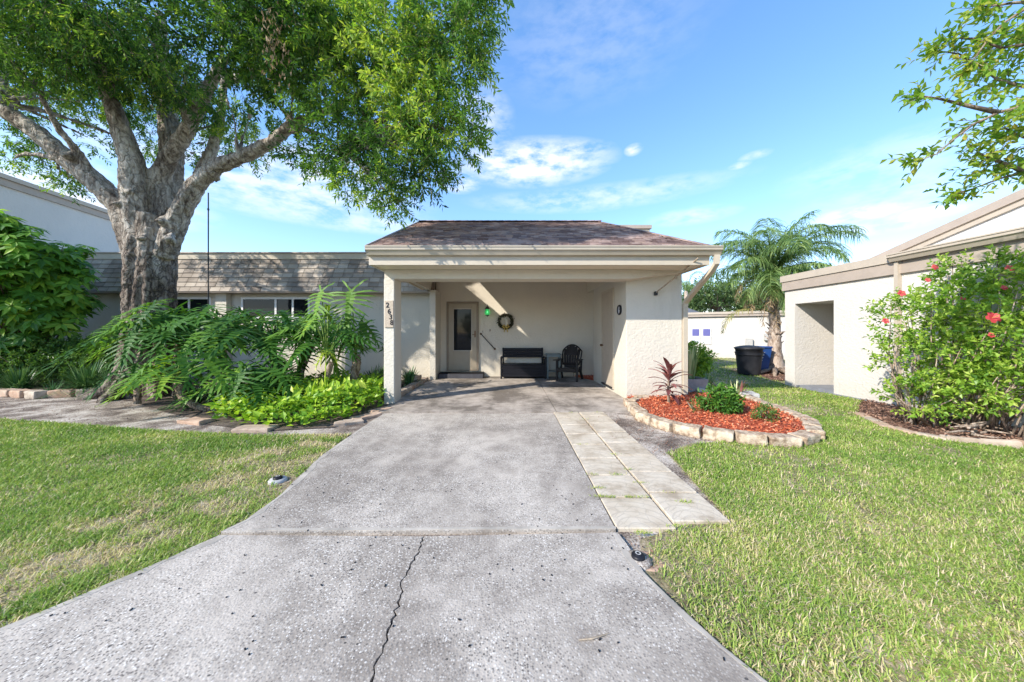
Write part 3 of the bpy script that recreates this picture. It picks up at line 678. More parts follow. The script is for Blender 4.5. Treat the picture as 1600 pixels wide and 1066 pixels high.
for i, (q, a) in enumerate(along(be, .30)):
    o = bpy.data.objects.new('edging_brick', bricks[i % 4]); C.objects.link(o); o.location = (q.x, q.y, -.03); o.rotation_euler = (0, 0, a + random.uniform(-.08, .08)); o.scale = (.72, .6, .6)
    tag(o, 'low reddish brick edging the hibiscus mulch, %s from the left end' % ORD[i], 'edging brick', 'bricks edging the hibiscus bed')
be = [g2(1472, 685), g2(1540, 692), g2(1600, 696), (6.2, 3.4)]
for i, (q, a) in enumerate(along(be, .62)):
    o = bpy.data.objects.new('edging_board', flat[i % 3]); C.objects.link(o); o.location = (q.x, q.y, -.0); o.rotation_euler = (0, 0, a); o.scale = (1.35, .5, 1.3)
    tag(o, 'grey sunken edging slab at the front of the hibiscus mulch, %s from the left' % ORD[i], 'edging stone', 'grey slabs edging the hibiscus bed')

# cleanout caps
def cap(name, loc, lab, ring, disc):
    t_ = thing(name, loc, lab, 'utility cap')
    a = MB(); a.lathe([(0, .001), (.068, .001), (.078, -.012), (.080, -.03)] if ring else [(0, -.014), (.06, -.016), (.07, -.03)], loc, 28); a.build('collar', disc, t_, True)
    b2 = MB(); b2.lathe([(0, .026), (.022, .026), (.024, .019), (.032, .019), (.038, .017), (.040, .0)], loc, 24); b2.build('lid', M['black'], t_, True)
    c2 = MB(); c2.lathe([(.010, .0275), (.017, .0275)], loc, 20); c2.build('lid_ring', M['conc'], t_)
v = G(434, 748); cap('cleanout_cap', v, 'small black round cap in pale concrete collar in the left lawn', True, M['conc'])
v = G(997, 871); cap('cleanout_cap', v, 'small black round cap beside the driveway edge on the right', True, M['soil'])
cr = MB(); v = G(1012, 878, ZG); cr.lathe([(.055, .0), (.06, .010), (.09, .008), (.10, -.01)], v, 24); tag(cr.build('concrete_collar', M['brick'], None, True), 'broken pale concrete ring half buried beside the right cap', 'concrete ring')
tw = MB(); pts = [G(905, 1000, .004), G(925, 998, .008), G(945, 992, .006), G(953, 990, .004)]
tw.tube(pts, [.003, .004, .003, .001], 5); tag(tw.build('dry_twig', M['rust']), 'thin brown dry twig lying on the driveway', 'twig')
db = MB()
for k in range(150):
    x = random.uniform(-2.4, 1.4); y = random.uniform(1.3, 3.0) if k < 110 else random.uniform(3, 5.6)
    if not inpoly(np.array([x]), np.array([y]), upper)[0] and not inpoly(np.array([x]), np.array([y]), low_left)[0] and not inpoly(np.array([x]), np.array([y]), low_right)[0]: continue
    a = random.uniform(0, 3.1); l = random.uniform(.006, .016)
    db.bar((x, y, .003), (x + l * math.cos(a), y + l * math.sin(a), .004), .006, .003)
tag(db.build('seed_litter', M['black']), kind='stuff')

# ================================================================== THE HOUSE
BW = 10.2      # back wall plane
house = thing('house', (0, 6.7, 0), 'cream stucco bungalow with carport, brown hip roof and grey shingled mansard wing', 'house')
def part(mb, name, mat, parent=house, smooth=False): return mb.build(name, M[mat] if isinstance(mat, str) else mat, parent, smooth)
b_ = MB(); b_.box(-2.456, -2.25, 6.37, 6.78, -.05, 2.42, bev=.012); part(b_, 'post', 'stucco')
b_ = MB(); b_.box(-2.456, 2.385, 6.40, 6.80, 2.42, 2.60, bev=.004); b_.add([(2.384, 6.402, 2.422), (2.384, 6.402, 2.60), (3.528, 6.55, 2.60), (3.528, 6.74, 2.58), (2.384, 6.74, 2.422)], [[0, 2, 1], [0, 4, 3], [0, 3, 2]]); part(b_, 'beam', 'stucco')
def rz(y): return 2.9 + (4.52 - 2.9) / (9.4 - 5.86) * (y - 5.86)      # height of the roof plane
b_ = MB(); b_.add([(x, y, z) for x in (-2.50, -2.36) for y, z in ((6.80, 2.62), (9.5, 2.62), (10.2, 2.62), (10.2, 3.55), (7.6, 3.55), (6.8, rz(6.8) - .13))], [[0, 1, 2, 3, 4, 5][::-1], [6, 7, 8, 9, 10, 11], [0, 6, 7, 1], [1, 7, 8, 2], [2, 8, 9, 3], [3, 9, 10, 4], [4, 10, 11, 5], [5, 11, 6, 0]]); part(b_, 'side_beam', 'stucco')
b_ = MB(); b_.box(2.385, 3.53, 6.73, 9.37, -.05, 2.60, bev=.006); part(b_, 'utility_wall', 'stucco')
b_ = MB(); b_.box(-2.33, -2.16, 9.5, 10.2, -.05, 2.60, bev=.006); part(b_, 'wall_stub', 'stucco')
b_ = MB(); b_.box(-2.30, 4.4, BW, BW + .2, -.05, 4.3); part(b_, 'carport_back_wall', 'stucco_in')
b_ = MB(); b_.box(-2.53, 3.53, 5.93, 6.80, 2.602, 2.63); b_.box(2.385, 3.53, 6.80, 10.19, 2.602, 3.0); part(b_, 'soffit', 'stucco_in')
b_ = MB(); b_.box(-17, -2.335, BW, BW + .2, -.05, 3.6); part(b_, 'wing_wall', 'stucco')
b_ = MB(); b_.box(-17, -2.335, BW + .2, 18, 0, 3.62); b_.box(-2.33, 4.55, 10.5, 18, 0, 3.6); part(b_, 'rear_wall', 'stucco')
b_ = MB(); b_.box(2.6, 4.52, 10.6, 14, 3.6, 4.72); part(b_, 'rooftop_parapet', 'trim_lite')
b_ = MB(); b_.box(2.55, 4.57, 10.55, 14.05, 4.72, 4.83); part(b_, 'parapet_cap', 'trim2')
# fascia + gutter + roof
b_ = MB(); b_.box(-2.535, 3.58, 5.88, 5.93, 2.585, 2.80); b_.box(-2.535, -2.49, 5.93, 9.4, 2.585, 2.80); b_.box(3.53, 3.58, 5.93, 9.4, 2.585, 2.80); part(b_, 'fascia', 'trim_lite')
def gutter(x0, x1, y, z, h=.15, w_=.13):      # K-style profile extruded along x, open to the top
    prof = [(y, z), (y, z - h), (y - w_ * .55, z - h), (y - w_ * .75, z - h * .62), (y - w_, z - h * .45), (y - w_, z - .02), (y - w_ - .012, z - .02), (y - w_ - .012, z + .004), (y - w_ + .012, z + .004), (y - w_ + .012, z - h * .4), (y - w_ * .6, z - h + .012), (y - .01, z - h + .012), (y - .01, z)]
    n = len(prof); mb = MB(); mb.add([(x0, a, c) for a, c in prof] + [(x1, a, c) for a, c in prof], [list(range(n)), list(range(n, 2*n))[::-1]] + [[i, n + i, n + (i+1) % n, (i+1) % n] for i in range(n)]); return mb
part(gutter(-2.55, 3.74, 5.877, 2.895), 'gutter', 'gutter')
# roof planes
def shingles(mb, o, u, v, ncourse, expo, nrmv, tabw, xr, thick=.012, jit=0.0):
    """o: lower-left corner; u: along the course; v: up the slope (unit); xr(k): the start and end of course k along u"""
    for k in range(ncourse):
        a0, a1 = xr(k); x = a0 - random.uniform(0, tabw) * .9 - (tabw / 2 if k % 2 else 0)
        while x < a1:
            w_ = tabw * (1 + random.uniform(-jit, jit)); xa, xb = max(x, a0), min(x + w_ - (.014 if jit == 0 else .006), a1); x += w_
            if xb - xa < .02: continue
            dz = random.uniform(0, .004) if jit == 0 else random.uniform(0, .010)
            lo = o + v * (k * expo - .01 + random.uniform(-.003, .003)) + nrmv * (thick + .006 + dz); hi = o + v * ((k + 1) * expo + .01) + nrmv * (.006)
            lob = lo - nrmv * (thick + dz)
            p = [lo + u * xa, lo + u * xb, hi + u * xb, hi + u * xa, lob + u * xa, lob + u * xb]
            mb.add(p, [[0, 1, 2, 3], [4, 5, 1, 0]], random.random())
E0 = Vector((-2.56, 5.86, 2.90)); RL = Vector((-2.60, 9.4, 4.52)); RR = Vector((2.58, 9.4, 4.52)); E1 = Vector((3.61, 5.86, 2.90)); BR = Vector((3.61, 10.6, 2.90)); BLk = Vector((-2.60, 12, 3.6)); BRk = Vector((2.6, 12, 3.6))
b_ = MB(); b_.add([E0, E1, RR, RL, BR, BLk, BRk, (-2.56, 5.86, 2.80), (3.61, 5.86, 2.80), (3.61, 10.6, 2.8), (-2.6, 9.4, 4.42), (2.58, 9.4, 4.42), (-2.6, 12, 3.5), (2.6, 12, 3.5)],
                  [[0, 1, 2, 3], [1, 4, 2], [3, 2, 6, 5], [0, 7, 8, 1], [1, 8, 9, 4], [7, 10, 11, 8], [8, 11, 9], [0, 3, 10, 7], [3, 5, 12, 10], [10, 12, 13, 11]]); part(b_, 'roof_deck', 'shingle_brown')
sv = (RL - E0); sv.x = 0; slen = sv.length; sv.normalize(); nv = Vector((1, 0, 0)).cross(sv)
nc = int(slen / .135) + 1
sh = MB(); shingles(sh, E0 + nv * .004, Vector((1, 0, 0)), sv, nc, slen / nc, nv, .17, lambda k: (-.02, 6.17 - (1.03) * (k / nc) - .01), .012, .45)
part(sh, 'roof_shingles', 'shingle_brown')
hp = MB(); hd_ = (RR - E1)
for k in range(26):
    a = E1 + hd_ * (k / 26) + Vector((0, 0, .022 + .004)); c_ = E1 + hd_ * ((k + 1.15) / 26) + Vector((0, 0, .022)); hp.bar(a, c_, .2, .012)
for k in range(26):
    a = RL + (RR - RL) * (k / 26) + Vector((0, 0, .02)); c_ = RL + (RR - RL) * ((k + 1.1) / 26) + Vector((0, 0, .026)); hp.bar(a, c_, .22, .014)
part(hp, 'ridge_cap', 'shingle_brown')
b_ = MB(); b_.bar(E0 + Vector((-.012, 0, .0)), RL + Vector((-.012, 0, 0)), .02, .08); part(b_, 'drip_edge', 'trim2')
# wing mansard
MB0 = Vector((-17, 9.80, 2.60)); MT0 = Vector((-17, 10.12, 3.62)); mv = MT0 - MB0; ml = mv.length; mv.normalize(); mn = Vector((1, 0, 0)).cross(mv)
b_ = MB(); b_.add([MB0, MB0 + Vector((14.65, 0, 0)), MT0 + Vector((14.65, 0, 0)), MT0, MB0 + Vector((0, .4, 0)), MB0 + Vector((14.65, .4, 0)), MT0 + Vector((14.65, .08, 0)), MT0 + Vector((0, .08, 0))], [[0, 1, 2, 3], [4, 5, 1, 0], [1, 5, 6, 2]])
part(b_, 'mansard_deck', 'shingle_grey')
sh = MB(); shingles(sh, MB0, Vector((1, 0, 0)), mv, 7, ml / 7, mn, .305, lambda k: (0, 14.65), .024); part(sh, 'mansard_shingles', 'shingle_grey')
b_ = MB(); b_.box(-17, -2.34, 9.79, 9.83, 2.565, 2.598); b_.box(-17, -2.34, 9.83, 10.195, 2.572, 2.590); part(b_, 'mansard_soffit', 'trim2')
b_ = MB(); b_.box(-17, -2.57, 10.08, 10.5, 3.625, 3.80); part(b_, 'parapet_fascia', 'trim_lite')
b_ = MB(); b_.box(-17, -2.57, 10.04, 10.55, 3.80, 3.835); part(b_, 'parapet_coping', 'trim2')
# pilaster and windows of the wing
b_ = MB(); b_.box(*[P(340, 0, 10.1).x, P(357, 0, 10.1).x], 10.02, 10.195, 0, 2.565); part(b_, 'pilaster', 'stucco')
def window(x0, x1, z0, z1, mull=(.5,)):
    fr = MB(); y0, y1 = BW - .035, BW - .003; w_ = .06
    fr.box(x0, x1, y0, y1, z0, z0 + w_); fr.box(x0, x1, y0, y1, z1 - w_, z1)
    fr.box(x0, x0 + w_, y0, y1, z0 + w_, z1 - w_); fr.box(x1 - w_, x1, y0, y1, z0 + w_, z1 - w_)
    for q in mull: xm = x0 + (x1 - x0) * q; fr.box(xm - .03, xm + .03, y0 + .004, y1, z0 + w_, z1 - w_)
    f = part(fr, 'window', 'white')
    g_ = MB(); g_.box(x0 + w_, x1 - w_, BW - .012, BW - .006, z0 + w_, z1 - w_); g_.build('pane', M['glass'], f)
window(P(378, 0, BW).x, P(485, 0, BW).x, 1.80, 2.46, (.5, .75)); window(P(262, 0, BW).x, P(331, 0, BW).x, 1.80, 2.46)
# front door
xl, xr_ = -1.97, -.976; zb, zt = .175, 2.32
d = MB(); w_ = .055
d.box(xl, xl + w_, BW - .05, BW - .002, zb, zt); d.box(xr_ - w_, xr_, BW - .05, BW - .002, zb, zt); d.box(xl + w_, xr_ - w_, BW - .05, BW - .002, zt - w_, zt); d.box(xl + w_, xr_ - w_, BW - .05, BW - .002, zb, zb + .03)
df = part(d, 'door_frame', 'doorframe')
d = MB(); a0, a1 = xl + w_ + .004, xr_ - w_ - .004; g0, g1, gz0, gz1 = a0 + .145, a1 - .15, .79, 2.12
d.box(a0, g0, BW - .042, BW - .004, zb + .034, zt - w_ - .004, bev=.004); d.box(g1, a1, BW - .042, BW - .004, zb + .034, zt - w_ - .004, bev=.004)
d.box(g0, g1, BW - .040, BW - .004, zb + .034, gz0, bev=.004); d.box(g0, g1, BW - .040, BW - .004, gz1, zt - w_ - .004, bev=.004)
door = part(d, 'front_door', 'door')
d = MB(); d.box(g0, g1, BW - .022, BW - .014, gz0, gz1); d.build('pane', M['glass'], door)
d = MB(); d.box(g0, g1, BW - .028, BW - .023, gz1 - .03, gz1); d.box(g0, g0 + .02, BW - .028, BW - .023, gz0, gz1 - .03); d.box(g1 - .02, g1, BW - .028, BW - .023, gz0, gz1 - .03); d.box(g0 + .02, g1 - .02, BW - .028, BW - .023, gz0, gz0 + .025); d.build('pane_trim', M['trim'], door)
d = MB(); d.box(a1 - .075, a1 - .03, BW - .06, BW - .042, 1.22, 1.42, bev=.006); d.tube([(a1 - .052, BW - .06, 1.30), (a1 - .052, BW - .10, 1.30), (a1 - .13, BW - .10, 1.30)], .009, 8); d.build('handle', M['brass'], door)
b_ = MB(); b_.box(-.645, -.60, BW - .03, BW - .002, 1.40, 1.47, bev=.004); part(b_, 'doorbell', 'trim2')
b_ = MB(); b_.box(-.875, -.835, BW - .012, BW - .002, 1.36, 1.42); part(b_, 'bell_plate', 'trim')
st = thing('doorstep', (-1.48, BW - .3, 0), 'black rubber topped step below the front door', 'doorstep')
b_ = MB(); b_.box(-2.14, -.80, BW - .48, BW - .01, 0, .13, bev=.008); b_.build('step_block', plain('dark_grey_paint', (.055, .055, .065), .8, var=.25, bmp=.006), st)
b_ = MB(); b_.box(-2.13, -.81, BW - .47, BW - .01, .132, .152, bev=.006)
b_.build('mat', M['rubber'], st)
# utility door in the right inner wall (X = 2.385 facing left)
XD = 2.385; y0, y1 = 7.50, 8.46
d = MB(); d.box(XD - .03, XD - .002, y0, y0 + .06, .07, 2.40); d.box(XD - .03, XD - .002, y1 - .06, y1, .07, 2.40); d.box(XD - .03, XD - .002, y0 + .06, y1 - .06, 2.34, 2.40)
part(d, 'utility_door_frame', 'trim_lite')
d = MB(); d.box(XD - .022, XD - .004, y0 + .064, y1 - .064, .09, 2.336); ud = part(d, 'utility_door', 'trim')
d = MB(); d.lathe([(0, -.07), (.028, -.065), (.032, -.05), (.026, -.035), (.012, -.03), (.012, -.008), (.028, -.004), (.028, 0)], (XD - .024, y1 - .12, 1.05), 16, 'x'); d.build('knob', M['brass'], ud, True)
d = MB(); d.box(XD - .07, XD - .024, y0 + .05, y1 - .1, .075, .11, bev=.006); d.build('threshold', M['iron'], ud)
# wall clock
ck = thing('wall_clock', (XD - .001, 7.10, 1.86), 'round black rimmed clock on the right inner carport wall', 'clock')
d = MB(); d.lathe([(.088, -.018), (.088, -.035), (.10, -.04), (.110, -.025), (.110, -.002), (0, -.002)], ck.location, 32, 'x'); d.build('rim', M['black'], ck, True)
d = MB(); d.lathe([(0, -.02), (.089, -.02)], ck.location, 32, 'x'); d.build('face', M['clockface'], ck)
d = MB(); d.box(XD - .028, XD - .024, 7.096, 7.104, 1.86, 1.94); d.bar((XD - .027, 7.10, 1.86), (XD - .027, 7.045, 1.88), .008, .004); d.build('hand', M['black'], ck)
# brace and downspouts
b_ = MB(); b_.tube([(2.98, 6.68, 2.19), (3.10, 6.36, 2.36), (3.20, 6.10, 2.50), (3.33, 5.80, 2.69)], .014, 8); b_.lathe([(.022, -.03), (.022, .03)], (3.15, 6.22, 2.43), 10); part(b_, 'brace', 'rust')
b_ = MB(); b_.box(2.95, 3.01, 6.67, 6.728, 2.13, 2.21, bev=.005); part(b_, 'brace_box', 'iron')
dn = MB()
pth = [(3.66, 5.80, 2.75), (3.665, 5.82, 2.60), (3.655, 5.92, 2.50), (3.60, 6.50, 2.12), (3.585, 6.70, 1.98), (3.585, 6.72, 1.86), (3.585, 6.72, .12)]
for a, c_ in zip(pth, pth[1:]): dn.bar(a, Vector(c_) + (Vector(c_) - Vector(a)).normalized() * .012, .09, .065, up=(0, 1, 0) if abs(c_[2] - a[2]) > .3 and abs(c_[1] - a[1]) < .3 else (0, 0, 1))
part(dn, 'downspout', 'trim_lite')
for z in (1.6, .5): b_ = MB(); b_.box(3.532, 3.64, 6.745, 6.76, z, z + .03); part(b_, 'downspout_strap', 'trim2')

# house number plaque
pl = thing('house_number_sign', (-2.345, 6.36, 1.73), 'tan plaque reading 2638 in black on the white carport post', 'sign')
b_ = MB(); b_.box(-2.435, -2.262, 6.345, 6.368, 1.47, 1.99, bev=.004); b_.build('plate', plain('sand_plaque', (.46, .38, .29), .8, var=.15, scale=40, bmp=.002), pl)
for ch, px, py in (('2', 605.4, 477.2), ('6', 608.0, 486.8), ('3', 610.4, 495.5), ('8', 612.0, 504.6)):
    cu = bpy.data.curves.new('number', 'FONT'); cu.body = ch; cu.size = .135; cu.extrude = .003; cu.offset = .002; cu.align_x = 'CENTER'; cu.align_y = 'CENTER'
    to = bpy.data.objects.new('tmp', cu); C.objects.link(to); bpy.context.view_layer.update()
    me = bpy.data.meshes.new_from_object(to.evaluated_get(bpy.context.evaluated_depsgraph_get())); C.objects.unlink(to); bpy.data.objects.remove(to)
    me.materials.clear(); me.materials.append(M['black'])
    o = bpy.data.objects.new('number', me); C.objects.link(o); o.parent = pl
    q = P(px, py, 6.34); o.location = Vector((q.x, 6.341, q.z)) - pl.location; o.rotation_euler = (R(90), 0, 0)

# lantern
lc = Vector((-.695, BW - .16, 2.02)); lt = thing('wall_lantern', lc, 'black lantern with glowing green glass on the wall beside the front door', 'lantern')
b_ = MB(); b_.lathe([(0, .17), (.012, .165), (.016, .14), (.05, .12), (.085, .07), (.088, .06), (.0, .06)], lc, 8); b_.build('cap', M['iron'], lt)
b_ = MB(); b_.lathe([(.06, .06), (.085, -.03), (.08, -.09), (.055, -.12)], lc, 8); b_.build('glass_shade', M['greenglass'], lt, True)
b_ = MB(); b_.lathe([(0, .02), (.028, .0), (.03, -.03), (.018, -.06), (0, -.065)], lc, 12); b_.build('bulb', M['glow'], lt, True)
b_ = MB(); b_.lathe([(.06, -.12), (.062, -.135), (.02, -.15), (0, -.17)], lc, 8)
for k in range(4):
    a = math.pi/4 + k * math.pi/2; b_.tube([lc + Vector((.062*math.cos(a), .062*math.sin(a), .06)), lc + Vector((.088*math.cos(a), .088*math.sin(a), -.03)), lc + Vector((.06*math.cos(a), .06*math.sin(a), -.125))], .005, 5)
b_.build('cage', M['iron'], lt)
b_ = MB(); b_.tube([lc + Vector((0, .155, .06)), lc + Vector((0, .09, .20)), lc + Vector((0, .02, .20)), lc + Vector((0, 0, .165))], .009, 6); b_.box(lc.x - .045, lc.x + .045, BW - .02, BW - .002, lc.z - .01, lc.z + .13, bev=.006); b_.build('bracket', M['iron'], lt)
# wreath
wc = Vector((-.14, BW - .05, 1.71)); wr = thing('wreath', wc, 'dark twig wreath with cream and gold ribbon hanging on the carport wall', 'wreath')
N = 900; a = rng.uniform(0, 2*np.pi, N); rr_ = .205 + rng.normal(0, .022, N)
pos = np.stack([wc.x + np.cos(a)*rr_, wc.y + rng.normal(0, .02, N), wc.z + np.sin(a)*rr_], 1); dd = np.stack([-np.sin(a), np.zeros(N), np.cos(a)], 1) + rng.normal(0, .55, (N, 3))
leaves_mesh('wreath_leaves', pos, nrm(dd), rdir(N), rng.uniform(.04, .09, N), rng.uniform(.012, .03, N), leafmat('wreath_leaf', [(0, (.012, .02, .008)), (.8, (.04, .05, .02)), (1, (.18, .14, .08))], .1), wr, rng.random(N))
b_ = MB()
for q in range(3): b_.tube([wc + Vector((math.cos(k*.2618)*(.195 + .012*q), .012*math.sin(k*2 + q), math.sin(k*.2618)*(.195 + .012*q))) for k in range(25)], .011, 5)
b_.build('twig_ring', M['bark2'], wr)
def bow(mb, c, s):
    for sg in (-1, 1):
        mb.tube([c, c + Vector((sg*.05*s, -.03, .05*s)), c + Vector((sg*.085*s, -.035, .0)), c + Vector((sg*.05*s, -.03, -.03*s)), c], [.012*s, .02*s, .022*s, .018*s, .01*s], 6)
        mb.tube([c, c + Vector((sg*.03*s, -.02, -.07*s)), c + Vector((sg*.05*s, -.015, -.15*s))], [.012*s, .016*s, .012*s], 5)
b_ = MB(); bow(b_, wc + Vector((.01, -.02, -.165)), 1.15); b_.build('gold_bow', M['ribbon'], wr)
b_ = MB(); b_.tube([wc + Vector((.0, -.01, .10)), wc + Vector((.035, -.02, .03)), wc + Vector((.05, -.02, -.06)), wc + Vector((.02, -.02, -.14))], [.02, .045, .045, .02], 8); b_.build('cream_flower', M['cream_ribbon'], wr, True)
# handrail
hr = thing('grab_rail', (-.9, BW, 1.3), 'short sloping black grab rail on the wall right of the front door', 'handrail')
b_ = MB(); b_.tube([(-.905, BW - .06, 1.325), (-.475, BW - .06, .855)], .013, 8); b_.build('rail', M['iron'], hr)
for x, z in ((-.905, 1.325), (-.475, .855)): b_ = MB(); b_.lathe([(0, 0), (.035, 0), (.035, -.01), (.014, -.02), (.014, -.07), (0, -.075)], (x, BW - .002, z), 14, 'y'); b_.build('rail_mount', M['brass'], hr)
# faucet in the corner
fc = MB(); fc.tube([(1.98, BW - .01, .34), (1.98, BW - .08, .34), (1.98, BW - .09, .28)], .012, 8); fc.lathe([(0, .0), (.028, .0), (.028, .01), (0, .012)], (1.98, BW - .06, .375), 10); fc.tube([(1.97, BW - .02, .33), (1.97, BW - .02, 0)], .008, 6)
tag(fc.build('hose_faucet', M['brass']), 'small wall faucet on pipe at the back right carport corner', 'faucet')

# storage bench
bn = thing('storage_bench', (.40, 9.75, 0), 'black slatted storage bench with open gap below its backrest', 'bench')
x0, x1, yf, yb = -.285, 1.065, 9.66, 10.10
def slats(mb, xa, xb, y, z0, z1, n, th=.025):
    hh = (z1 - z0) / n
    for k in range(n): mb.box(xa, xb, y, y + th, z0 + k*hh + .003, z0 + (k+1)*hh - .003, bev=.004)
b_ = MB(); slats(b_, x0 + .05, x1 - .05, yf, .06, .40, 4); b_.build('front_panel', M['slate'], bn)
b_ = MB(); b_.box(x0 + .06, x1 - .06, yf + .03, yb - .02, .05, .38); b_.build('storage_box', M['slate'], bn)
b_ = MB(); b_.box(x0 + .05, x1 - .05, yf - .015, yb - .03, .40, .43, bev=.008); b_.build('seat_lid', M['slate'], bn)
b_ = MB(); slats(b_, x0 + .09, x1 - .09, yb - .06, .60, .86, 3, .04); b_.box(x0 + .07, x1 - .07, yb - .065, yb - .01, .86, .89, bev=.006); b_.build('backrest', M['slate'], bn)
for nm, xx in (('back_post', x0 + .05), ('back_post', x1 - .10)):
    b_ = MB(); b_.box(xx, xx + .05, yb - .05, yb, .0, .90, bev=.006); b_.build(nm, M['slate'], bn)
for xx in (x0, x1 - .05):
    b_ = MB(); slats(b_, 0, .40, 0, .06, .56, 5); 
    b_.v = [(xx + v[1] * 1.2 + .01, yf + .03 + v[0], v[2]) for v in b_.v]; b_.build('side_panel', M['slate'], bn)
    b_ = MB(); b_.box(xx - .005, xx + .06, yf - .02, yb, .60, .635, bev=.008); b_.build('armrest', M['slate'], bn)
    b_ = MB(); b_.box(xx, xx + .05, yf - .015, yf + .04, 0, .60, bev=.006); b_.build('leg', M['slate'], bn)
# side table
tb = thing('side_table', (1.30, 9.85, 0), 'small grey green side table between bench and chair', 'side table')
tx, ty = 1.30, 9.87
b_ = MB(); b_.box(tx - .22, tx + .22, ty - .19, ty + .19, .70, .73, bev=.006); b_.build('tabletop', M['tablegrey'], tb)
b_ = MB(); b_.box(tx - .18, tx + .18, ty - .15, ty + .15, .20, .22, bev=.004); b_.build('shelf', M['tablegrey'], tb)
for sy in (-1, 1): b_ = MB(); b_.box(tx - .18, tx + .18, ty + sy*.16 - .01, ty + sy*.16 + .01, .64, .70); b_.build('apron', M['tablegrey'], tb)
for sx in (-1, 1):
    for sy in (-1, 1):
        b_ = MB(); b_.box(tx + sx*.18 - .018, tx + sx*.18 + .018, ty + sy*.16 - .018, ty + sy*.16 + .018, 0, .70, bev=.003); b_.build('leg', M['tablegrey'], tb)
# adirondack chair, built at the origin facing -Y then placed
ch = thing('adirondack_chair', (0, 0, 0), 'dark brown plastic adirondack chair with fan slat back on the carport floor', 'chair')
b_ = MB(); nS = 6
for k in range(nS):
    u = (k + .5) / nS * 2 - 1
    top = .98 - .17 * abs(u) ** 2.2
    xb, xt = u * .19, u * .265; zb_, yb_ = .34, .17
    a0 = Vector((xb, yb_, zb_)); m0 = Vector(((xb*.4 + xt*.6), yb_ + .12, .70)); a1 = Vector((xt*.93, yb_ + .20, top))
    for p, q, w1 in ((a0, m0, .062), (m0, a1, .078)): b_.bar(p, q + (q - p) * .02, w1, .018, up=(0, -1, .3))
b_.build('back_slats', M['brownchair'], ch)
b_ = MB(); arc = []
for k in range(13):
    u = k / 12 * 2 - 1; arc.append(Vector((u * .285, .17 + .215, 1.0 - .19 * abs(u) ** 2.2)))
arc = [Vector((-.235, .17 + .03, .42)), Vector((-.275, .30, .65))] + arc + [Vector((.275, .30, .65)), Vector((.235, .20, .42))]
b_.tube(arc, .021, 6); b_.tube([(-.22, .19, .45), (.22, .19, .45)], .03, 6); b_.build('back_frame', M['brownchair'], ch)
b_ = MB()
for k in range(6):
    y = -.30 + k * .095; z = .37 - .02 * k; b_.box(-.25, .25, y, y + .08, z - .02, z, bev=.006)
b_.box(-.26, .26, -.335, -.305, .26, .375, bev=.01); b_.build('seat', M['brownchair'], ch)
for sx in (-1, 1):
    b_ = MB(); vs = [(-.36, -.08), (-.36, .07), (-.30, .085), (.28, .04), (.30, -.03), (-.30, -.10)]
    n = len(vs); cx0 = sx * .305
    b_.prism([(cx0 + sx * b * 1.0, a) for a, b in vs], .575, .60); b_.build('armrest', M['brownchair'], ch)
    b_ = MB(); b_.bar((sx*.285, -.29, 0), (sx*.285, -.26, .58), .045, .09); b_.build('leg', M['brownchair'], ch)
    b_ = MB(); b_.bar((sx*.30, .40, 0), (sx*.27, .10, .36), .04, .08); b_.bar((sx*.285, .22, .22), (sx*.30, .25, .58), .035, .045); b_.build('leg', M['brownchair'], ch)
    b_ = MB(); b_.bar((sx*.265, -.30, .32), (sx*.265, .26, .24), .03, .08); b_.build('side_rail', M['brownchair'], ch)
ch.location = (1.70, 9.42, 0); ch.rotation_euler = (0, 0, R(-24))

# ================================================================== NEIGHBOUR RIGHT
nr = thing('neighbour_house', (7.3, 8.7, 0), 'white stucco house on the right with deep entry recess and taupe fascia', 'house')
XW = 7.3
def pr(mb, name, mat, smooth=False, parent=None): return mb.build(name, M[mat], parent or nr, smooth)
b_ = MB(); b_.box(XW, 14, 8.40, 8.70, -.1, 2.47); b_.box(XW, XW + .2, 4.9, 7.39, -.1, 2.47); b_.box(XW, XW + 1.5, 7.39, 8.40, 2.10, 2.47)
b_.box(XW + 1.5, XW + 1.7, 7.2, 8.40, -.1, 2.47); b_.box(XW + .2, XW + 1.5, 7.19, 7.39, -.1, 2.47); b_.box(XW + .2, 14, 6.9, 7.19, -.1, 2.47)
b_.box(XW + .2, XW + 2.6, 4.7, 4.9, -.1, 2.47); b_.box(XW + 2.6, XW + 2.8, 2.5, 4.9, -.1, 2.47); b_.box(XW, XW + .3, 2.5, 4.88, 2.25, 2.47); b_.box(XW, XW+.3, 2.45, 2.75, -.1, 2.25)
pr(b_, 'wall', 'stucco_white')
b_ = MB(); b_.box(XW + .02, XW + 1.5, 7.39, 8.40, -.06, .03); b_.box(XW - .1, XW, 5.4, 8.0, -.06, -.005); pr(b_, 'recess_floor', 'slate_slab')
b_ = MB(); b_.box(XW - .05, 14, 8.66, 8.74, 2.47, 2.70); b_.box(XW - .05, XW + .0, 6.15, 8.66, 2.47, 2.70); b_.box(XW - .05, XW, 2.4, 6.15, 2.47, 2.66); pr(b_, 'fascia', 'trim2')
b_ = MB(); b_.box(XW - .075, 14, 8.64, 8.77, 2.70, 2.86); b_.box(XW - .075, XW, 6.15, 8.64, 2.70, 2.86); pr(b_, 'fascia_cap', 'trim')
b_ = MB(); b_.box(XW, 14, 2.4, 8.64, 2.62, 2.84); pr(b_, 'flat_roof', 'trim')
gt = gutter(0, 3.9, 0, 0, .14, .13); gt.v = [(XW - .055 + y, 6.2 - x, 2.84 + z) for x, y, z in gt.v]; pr(gt, 'gutter', 'trim')
b_ = MB(); b_.bar((XW - .05, 6.13, 2.70), (XW - .05, 6.13, .1), .075, .06, up=(0, 1, 0)); pr(b_, 'downspout', 'trim')
X2 = 8.2
sl = (3.62 - 3.03) / (5.23 - 7.39)
def zt_(y): return 3.03 + sl * (y - 7.39)
b_ = MB()
